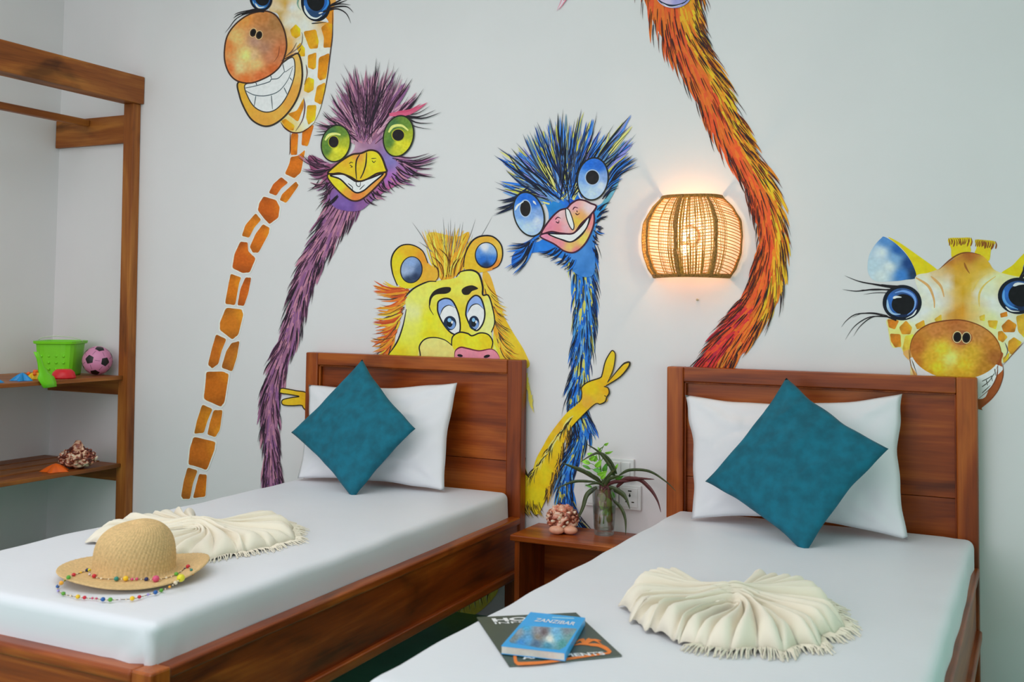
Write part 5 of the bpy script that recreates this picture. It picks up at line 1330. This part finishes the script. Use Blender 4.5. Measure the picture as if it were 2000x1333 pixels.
# ------------------------------------------------------------------ vase and plants
def thin_glass(name, tint, gl=.10):
    m, nt, b2 = newmat(name); N, L = nt.nodes, nt.links; out = [n for n in N if n.type == 'OUTPUT_MATERIAL'][0]
    tr = N.new('ShaderNodeBsdfTransparent'); tr.inputs['Color'].default_value = (*tint, 1)
    gs = N.new('ShaderNodeBsdfGlossy'); gs.inputs['Roughness'].default_value = .03
    lw = N.new('ShaderNodeLayerWeight'); lw.inputs['Blend'].default_value = .35
    mu = N.new('ShaderNodeMath'); mu.operation = 'MULTIPLY_ADD'; mu.inputs[1].default_value = .55; mu.inputs[2].default_value = gl*.3
    mx = N.new('ShaderNodeMixShader'); L.new(lw.outputs['Fresnel'], mu.inputs[0]); L.new(mu.outputs[0], mx.inputs['Fac'])
    L.new(tr.outputs[0], mx.inputs[1]); L.new(gs.outputs[0], mx.inputs[2]); L.new(mx.outputs[0], out.inputs['Surface'])
    return m
def glassm(name, col, rough=.0, ior=1.45):
    m, nt, b2 = newmat(name); b2.inputs['Base Color'].default_value = (*col, 1); b2.inputs['Transmission Weight'].default_value = 1
    b2.inputs['Roughness'].default_value = rough; b2.inputs['IOR'].default_value = ior; return m
vc = Vector((1.372, -.085, NZ+.0005)); VH = .168
g = thing('glass_vase', 'clear glass tumbler of water holding plant cuttings on the nightstand', 'vase', tuple(vc))
bm = bmesh.new(); lathe(bm, [(.0005, 0), (.034, 0), (.036, .004), (.038, .03), (.0455, VH), (.0435, VH), (.0358, .022), (.033, .018), (.0005, .017)], vc, 40, caps=False)
bmesh.ops.remove_doubles(bm, verts=bm.verts, dist=.0006)
pobj('glass', bm, thin_glass('clear_glass', (.95, .975, .965)), g, smooth=True)
bm = bmesh.new(); lathe(bm, [(.0005, .0175), (.0325, .0185), (.0352, .0225), (.0405, .105), (.0005, .105)], vc, 40, caps=False)
pobj('water', bm, thin_glass('water', (.93, .98, .94), .02), g, smooth=True)
M_leaf = mottled('bright_leaf', (140, 204, 60), rough=.45, var=.15, scale=30, k=1.3)
M_leaf.node_tree.nodes['Principled BSDF'].inputs['Subsurface Weight'].default_value = .0
M_leaf2 = mottled('deep_leaf', (86, 156, 50), rough=.45, var=.2, scale=30, k=1.2)
M_stem = mottled('green_stem', (100, 140, 50), rough=.5)
M_spid = mottled('dark_ribbon_leaf', (66, 78, 42), rough=.45, var=.3, scale=70, k=1.05)
M_spid2 = mottled('purple_ribbon_leaf', (92, 44, 46), rough=.45, var=.3, scale=70, k=1.05)
M_mid = mottled('pale_leaf_stripe', (150, 150, 110), rough=.5)
def V_(x, y, yy): return on('y', yy, 1000+x/3.922, 840+y/3.922)
def leaf(px, py, yy, ang, ln, wd, mat, parent, tilt=0.0, name='leaf'):
    c = V_(px, py, yy); bm = bmesh.new(); ex = Vector((math.cos(ang), 0, math.sin(ang))); nx = Vector((-math.sin(ang), 0, math.cos(ang))); dy = Vector((0, -1, 0))
    ey = (nx*math.cos(tilt)+dy*math.sin(tilt)); nz = ex.cross(ey)
    def F(u, v):
        s = 2*v-1; w = wd*math.sin(PI*min(1, max(0, u))**.8)**.8*(1-u*.15)
        return c+ex*((u-.5)*ln)+ey*(s*w*.5)+nz*(abs(s)*w*.18-ln*.12*(2*u-1)**2)
    grid(bm, F, 8, 4); bmesh.ops.remove_doubles(bm, verts=bm.verts, dist=1e-5)
    o = pobj(name, bm, mat, parent, smooth=True); md = o.modifiers.new('t', 'SOLIDIFY'); md.thickness = .0006; return o
g = thing('leafy_cutting', 'bright green leafy cutting standing in the glass tumbler', 'plant', (vc.x, vc.y, NZ+.02))
stem = [(700, 720), (705, 600), (700, 480), (690, 380), (680, 290), (672, 220), (665, 160), (700, 130)]
bm = bmesh.new(); tube(bm, crv([V_(x, y, vc.y) for x, y in stem], 5), .0022, 6)
for e in ((600, 185), (565, 245), (570, 285), (590, 330), (740, 175), (720, 105), (660, 260), (820, 365)):
    tube(bm, [V_(680, min(e[1]+70, 420), vc.y), V_((680+e[0])/2, e[1]+20, vc.y-.005), V_(e[0], e[1], vc.y-.01)], .0011, 5)
for pts_ in ([(670, 720), (680, 600), (690, 450)], [(740, 700), (730, 580), (720, 450)]): tube(bm, [V_(x, y, vc.y+.01) for x, y in pts_], .0026, 6)
pobj('stem', bm, M_stem, g, smooth=True)
for (x, y, a, l, w, m, yy) in ((722, 110, .5, .020, .012, 1, 0), (668, 150, 2.2, .022, .010, 1, 0), (740, 175, .25, .034, .012, 1, 0), (600, 190, 2.9, .030, .016, 1, 0), (615, 218, .6, .030, .02, 1, -.01), (565, 247, 2.9, .036, .018, 1, 0), (568, 285, 2.8, .036, .012, 2, 0), (662, 262, .9, .038, .022, 1, -.02), (650, 311, 3.0, .034, .018, 2, -.01), (590, 335, 2.6, .042, .016, 2, 0), (690, 335, .4, .044, .020, 1, -.02), (640, 370, 2.4, .034, .016, 2, 0), (712, 292, 1.2, .036, .020, 2, 0), (820, 368, .4, .036, .018, 2, 0), (798, 285, 1.0, .028, .010, 1, 0), (585, 430, 2.9, .03, .010, 2, 0), (700, 355, .9, .034, .016, 1, -.025), (740, 250, 1.3, .03, .014, 2, .0), (780, 330, .9, .03, .014, 2, 0), (640, 220, 1.2, .028, .016, 1, 0),
                               (700, 520, 1.3, .040, .026, 2, 0), (745, 560, 1.9, .040, .024, 2, -.012), (760, 610, .9, .036, .026, 2, 0), (690, 580, 2.2, .040, .022, 1, .01), (745, 670, 1.5, .044, .022, 2, -.01), (715, 630, .8, .040, .024, 1, 0), (680, 500, .4, .034, .018, 2, .01), (730, 480, 1.2, .036, .02, 2, 0), (770, 500, 1.7, .03, .018, 2, -.01)):
    leaf(x, y, vc.y+yy, a, l, w, M_leaf if m == 1 else M_leaf2, g, tilt=.5)
g = thing('ribbon_plant', 'plant with long dark striped ribbon leaves arching from the glass tumbler', 'plant', (vc.x, vc.y, NZ+.10))
def ribbon(P, w, mat, yy=(-.09, -.12), dep=None):
    n = len(P); pts = crv([V_(x, y, yy[0]+(yy[1]-yy[0])*i/(n-1)) for i, (x, y) in enumerate(P)], 8)
    bm = bmesh.new(); bm2 = bmesh.new(); rows = []; rows2 = []; m = len(pts)
    for i, p in enumerate(pts):
        q = i/(m-1); t = (pts[min(i+1, m-1)]-pts[max(i-1, 0)]).normalized()
        s = t.cross(Vector((.25, 1, .15))).normalized(); up = s.cross(t)
        ww = w*.00075*(min(1, .45+q*3))*(1-max(0, q-.5)/.5*.9)
        rows.append([bm.verts.new(p+s*ww*k*.5+up*abs(k)*ww*.22) for k in (-1, -.4, .4, 1)])
        rows2.append([bm2.verts.new(p+s*ww*k*.13-up*.0008+up*ww*.05) for k in (-1, 1)])
    for A, B in zip(rows, rows[1:]):
        for k in range(3): bm.faces.new((A[k], A[k+1], B[k+1], B[k]))
    bm2.free()
    o = pobj('leaf', bm, mat, g, smooth=True); md = o.modifiers.new('t', 'SOLIDIFY'); md.thickness = .0006
RB = [([(690, 410), (560, 330), (470, 290), (385, 255)], 24, 1), ([(640, 400), (500, 395), (420, 415), (330, 458)], 14, 1), ([(650, 440), (570, 500), (530, 620), (450, 782)], 24, 1), ([(790, 370), (740, 270), (660, 170), (570, 110)], 18, 1), ([(800, 340), (740, 230), (650, 180), (525, 245)], 18, 1),
      ([(820, 350), (900, 310), (1050, 320), (1180, 400), (1255, 472)], 14, 1), ([(800, 440), (860, 385), (960, 375), (1090, 380)], 22, 2), ([(850, 400), (960, 380), (1050, 450), (1110, 540), (1140, 632)], 22, 2), ([(710, 430), (820, 480), (870, 530), (902, 608)], 28, 1), ([(770, 540), (830, 600), (865, 690), (870, 805)], 20, 1),
      ([(680, 420), (760, 330), (800, 300)], 16, 1), ([(700, 440), (740, 380), (830, 350)], 20, 1), ([(680, 410), (650, 370), (560, 310)], 14, 1), ([(700, 430), (790, 400), (900, 395)], 18, 2), ([(700, 430), (640, 410), (560, 430)], 14, 1)]
for P, w, c in RB: ribbon(P, w, M_spid if c == 1 else M_spid2)
bm = bmesh.new(); rk = random.Random(2)
for i in range(12):
    a = V_(700+rk.uniform(-30, 40), 410+rk.uniform(-20, 30), -.09); tube(bm, [a, a+Vector((rk.uniform(-.02, .03), rk.uniform(-.01, .01), rk.uniform(-.05, -.01)))], .0028, 5)
for i in range(5):
    tube(bm, [V_(740+i*12, 440, -.085), V_(745+i*8, 500, -.085), V_(735+i*6, 560, -.085)], .0016, 5)
pobj('crown', bm, M_spid2, g, smooth=True)

# ------------------------------------------------------------------ toys on the rack
def plastic(n, c): return mottled(n, c, rough=.35, var=.03, k=1.15)
Mg, Mr, Mb, My, Mo = plastic('lime_plastic', (120, 214, 30)), plastic('red_plastic', (214, 28, 40)), plastic('blue_plastic', (20, 140, 206)), plastic('yellow_plastic', (240, 190, 20)), plastic('orange_plastic', (240, 104, 30))
Z = .861
# football
fb = Vector((-1.19, -.095, Z+.068)); R = .068
def ballmat():
    m, nt, b2 = newmat('pink_football'); b2.inputs['Base Color'].default_value = (*lin((212, 138, 176), 1.15), 1); b2.inputs['Roughness'].default_value = .4; return m
g = thing('football', 'small pink football with black pentagons on the middle rack shelf', 'ball', (fb.x, fb.y, Z))
bm = bmesh.new(); bmesh.ops.create_uvsphere(bm, u_segments=40, v_segments=24, radius=R, matrix=Matrix.Translation(fb)); pobj('shell', bm, ballmat(), g, smooth=True)
ph = (1+5**.5)/2; ico = [Vector(v).normalized() for v in [(0, 1, ph), (0, -1, ph), (0, 1, -ph), (0, -1, -ph), (1, ph, 0), (-1, ph, 0), (1, -ph, 0), (-1, -ph, 0), (ph, 0, 1), (-ph, 0, 1), (ph, 0, -1), (-ph, 0, -1)]]
view = (CAM-fb).normalized(); rq = (Matrix.Rotation(.35, 3, view) @ (ico[0].rotation_difference((view+Vector((-.12, 0, -.30))).normalized())).to_matrix())
# two pentagons sit either side of the middle: turn so that an edge midpoint faces the camera
emid = (ico[0]+ico[1]).normalized(); rq = Matrix.Rotation(-.9, 3, view) @ emid.rotation_difference(view).to_matrix()
for v in ico:
    d = (rq @ v).normalized(); nb_ = sorted(ico, key=lambda w: -w.dot(v))[1:6]
    a0 = (rq @ nb_[0]); ax = (a0-d*a0.dot(d)).normalized(); ay = d.cross(ax)
    bm = bmesh.new(); c0 = bm.verts.new(fb+d*(R*1.004)); ring = []
    ringm = []
    for k in range(20):
        a = 2*PI*k/20; seg_ = (a+PI/5) % (2*PI/5)-PI/5; rr = .34*math.cos(PI/5)/math.cos(seg_ if abs(seg_) < PI/5 else PI/5)
        a2 = a
        ring.append(bm.verts.new(fb+(d+(ax*math.cos(a2)+ay*math.sin(a2))*rr).normalized()*(R*1.004)))
        ringm.append(bm.verts.new(fb+(d+(ax*math.cos(a2)+ay*math.sin(a2))*rr*.5).normalized()*(R*1.004)))
    for k in range(20):
        bm.faces.new((c0, ringm[k], ringm[(k+1) % 20])); bm.faces.new((ringm[k], ring[k], ring[(k+1) % 20], ringm[(k+1) % 20]))
    pobj('pentagon', bm, M_black, g, smooth=True)
bm = bmesh.new()
for i, v in enumerate(ico):
    for w in sorted(ico, key=lambda w: -w.dot(v))[1:6]:
        if ico.index(w) > i:
            a, c = (rq @ v), (rq @ w); P = [fb+(a.lerp(c, t)).normalized()*(R*1.001) for t in (.36, .43, .5, .57, .64)]
            tube(bm, P, .0007, 4)
pobj('seams', bm, M_black, g)
# bucket
bc = Vector((-1.345, -.175, Z)); 
g = thing('toy_bucket', 'lime green square toy bucket on the middle rack shelf', 'bucket', tuple(bc))
def sq(h, z, rr=.2, inset=0): 
    P = []
    for k in range(32):
        a = 2*PI*k/32+YAW; c, s = math.cos(a-YAW), math.sin(a-YAW)
        n = 5; f = (abs(c)**n+abs(s)**n)**(-1/n); x, y = h*f*c, h*f*s
        P.append(bc+hx*x+hy*y+Vector((0, 0, z)))
    return P
def loft(bm, loops, cap0=True, cap1=False):
    L = [[bm.verts.new(p) for p in l] for l in loops]; n = len(L[0])
    for A, B in zip(L, L[1:]):
        for k in range(n): bm.faces.new((A[k], A[(k+1) % n], B[(k+1) % n], B[k]))
    if cap0: bm.faces.new(L[0][::-1])
    if cap1: bm.faces.new(L[-1])
    return bm
bm = loft(bmesh.new(), [sq(.078, 0), sq(.080, .004), sq(.092, .145), sq(.102, .148), sq(.104, .160), sq(.094, .161), sq(.091, .155), sq(.076, .006)], True, True)
pobj('tub', bm, Mg, g, smooth=False)
bm = bmesh.new(); P = [bc+hx*(.103*math.cos(PI*k/20))-hy*(.035*math.sin(PI*k/20))+Vector((0, 0, .158+.024*math.sin(PI*k/20))) for k in range(21)]
tube(bm, P, .0022, 6)
pobj('handle', bm, plastic('clear_grey_plastic', (206, 214, 190)), g, smooth=True)
bm = bmesh.new()
for k in range(3):
    for j in range(4): sphere(bm, bc+hx*(-.05+j*.034)-hy*.086+Vector((0, 0, .03+k*.03)), .006, 8, 6)
pobj('emblem', bm, Mg, g, smooth=True)
# shovel hanging over shelf edge
def pp(x, y, yy): return on('y', yy, x, y)
g = thing('toy_shovel', 'lime green toy shovel hanging over the front of the middle rack shelf', 'toy', tuple(pp(95, 745, -.52)))
yS = -.46
def S_(x, y, d=0): 
    p = on('x', -1.062+d, x, y); return p
bm = bmesh.new(); prof_ = [((70, 688), 4.5), ((76, 700), 5), ((80, 715), 5.5), ((86, 730), 9), ((90, 738), 16), ((95, 748), 15), ((98, 757), 13)]
rows = []
for (c, w) in prof_:
    a, b2 = S_(c[0]-w, c[1]+w*.12), S_(c[0]+w, c[1]-w*.12)
    rows.append([bm.verts.new(a), bm.verts.new(a.lerp(b2, .3)+Vector((.006, 0, 0))), bm.verts.new(a.lerp(b2, .7)+Vector((.006, 0, 0))), bm.verts.new(b2)])
for A, B in zip(rows, rows[1:]):
    for k in range(3): bm.faces.new((A[k], A[k+1], B[k+1], B[k]))
o = pobj('blade_and_handle', bm, Mg, g, smooth=True); md = o.modifiers.new('t', 'SOLIDIFY'); md.thickness = .006; md.offset = 1
# yellow sea-creature mould, red bowl
q = on('z', Z+.02, 99, 725); q = Vector((q.x, q.y, Z)); q = Vector((-1.20, -.43, Z))
g = thing('toy_mould', 'yellow shell shaped sand mould beside the green shovel', 'toy', tuple(q))
bm = bmesh.new(); grid(bm, lambda u, v: q+Vector(((.030+.004*math.cos(u*12*PI))*math.sin(v*PI/2)*math.cos(u*2*PI), (.030+.004*math.cos(u*12*PI))*math.sin(v*PI/2)*math.sin(u*2*PI), .030*math.cos(v*PI/2))), 48, 8, closeu=True)
bmesh.ops.remove_doubles(bm, verts=bm.verts, dist=1e-5); pobj('mould', bm, My, g, smooth=True)
bm = bmesh.new(); bmesh.ops.create_cone(bm, cap_ends=True, segments=20, radius1=.012, radius2=.009, depth=.012, matrix=Matrix.Translation(q+Vector((0, 0, .034)))); sphere(bm, q+Vector((.02, -.02, .024)), .008); sphere(bm, q+Vector((-.02, -.02, .024)), .008)
pobj('knob', bm, Mo, g, smooth=True)
q = Vector((-1.145, -.325, Z))
bm = bmesh.new(); lathe(bm, [(.0005, .0), (.052, 0), (.053, .004), (.046, .026), (.036, .036), (.030, .040), (.0005, .041)], q, 32, caps=False)
for v in bm.verts: v.co.x = v.co.x
o = mesh_obj('toy_bowl', bm, Mr, smooth=True); tag(o, 'upturned red toy bowl between the bucket and the pink football', 'toy')
# blue starfish moulds
def star(c, R, rot, n=5, h=.016, inner=.45):
    c = Vector(c)
    def F(u, v):
        a = u*2*PI+rot; m = (a-rot)*n/(2*PI) % 1; k = abs(2*m-1)
        rr = R*(inner+(1-inner)*k**1.3); z = h*(1-v**2.2)*(.55+.45*(1-v))
        return c+Vector((rr*v*math.cos(a), rr*v*math.sin(a), z))
    bm = bmesh.new(); grid(bm, F, 60, 8, closeu=True); bmesh.ops.remove_doubles(bm, verts=bm.verts, dist=1e-5)
    return bm
for i, (x, y, Rr, rt, lb) in enumerate(((-1.16, -.53, .052, .3, 'blue starfish sand mould nearest the green shovel'), (-1.15, -.70, .06, 1.0, 'blue starfish sand mould at the left edge of the photo'))):
    o = mesh_obj('toy_starfish', star((x, y, Z), Rr, rt, h=.034), Mb, smooth=True); tag(o, lb, 'toy')
q = on('z', .452, 110, 921)
o = mesh_obj('toy_starfish', star((-1.135, -.36, .451), .068, .2, h=.034, inner=.62), Mo, smooth=True); tag(o, 'orange starfish sand mould on the lower rack shelf', 'toy')
bpy.context.view_layer.update()
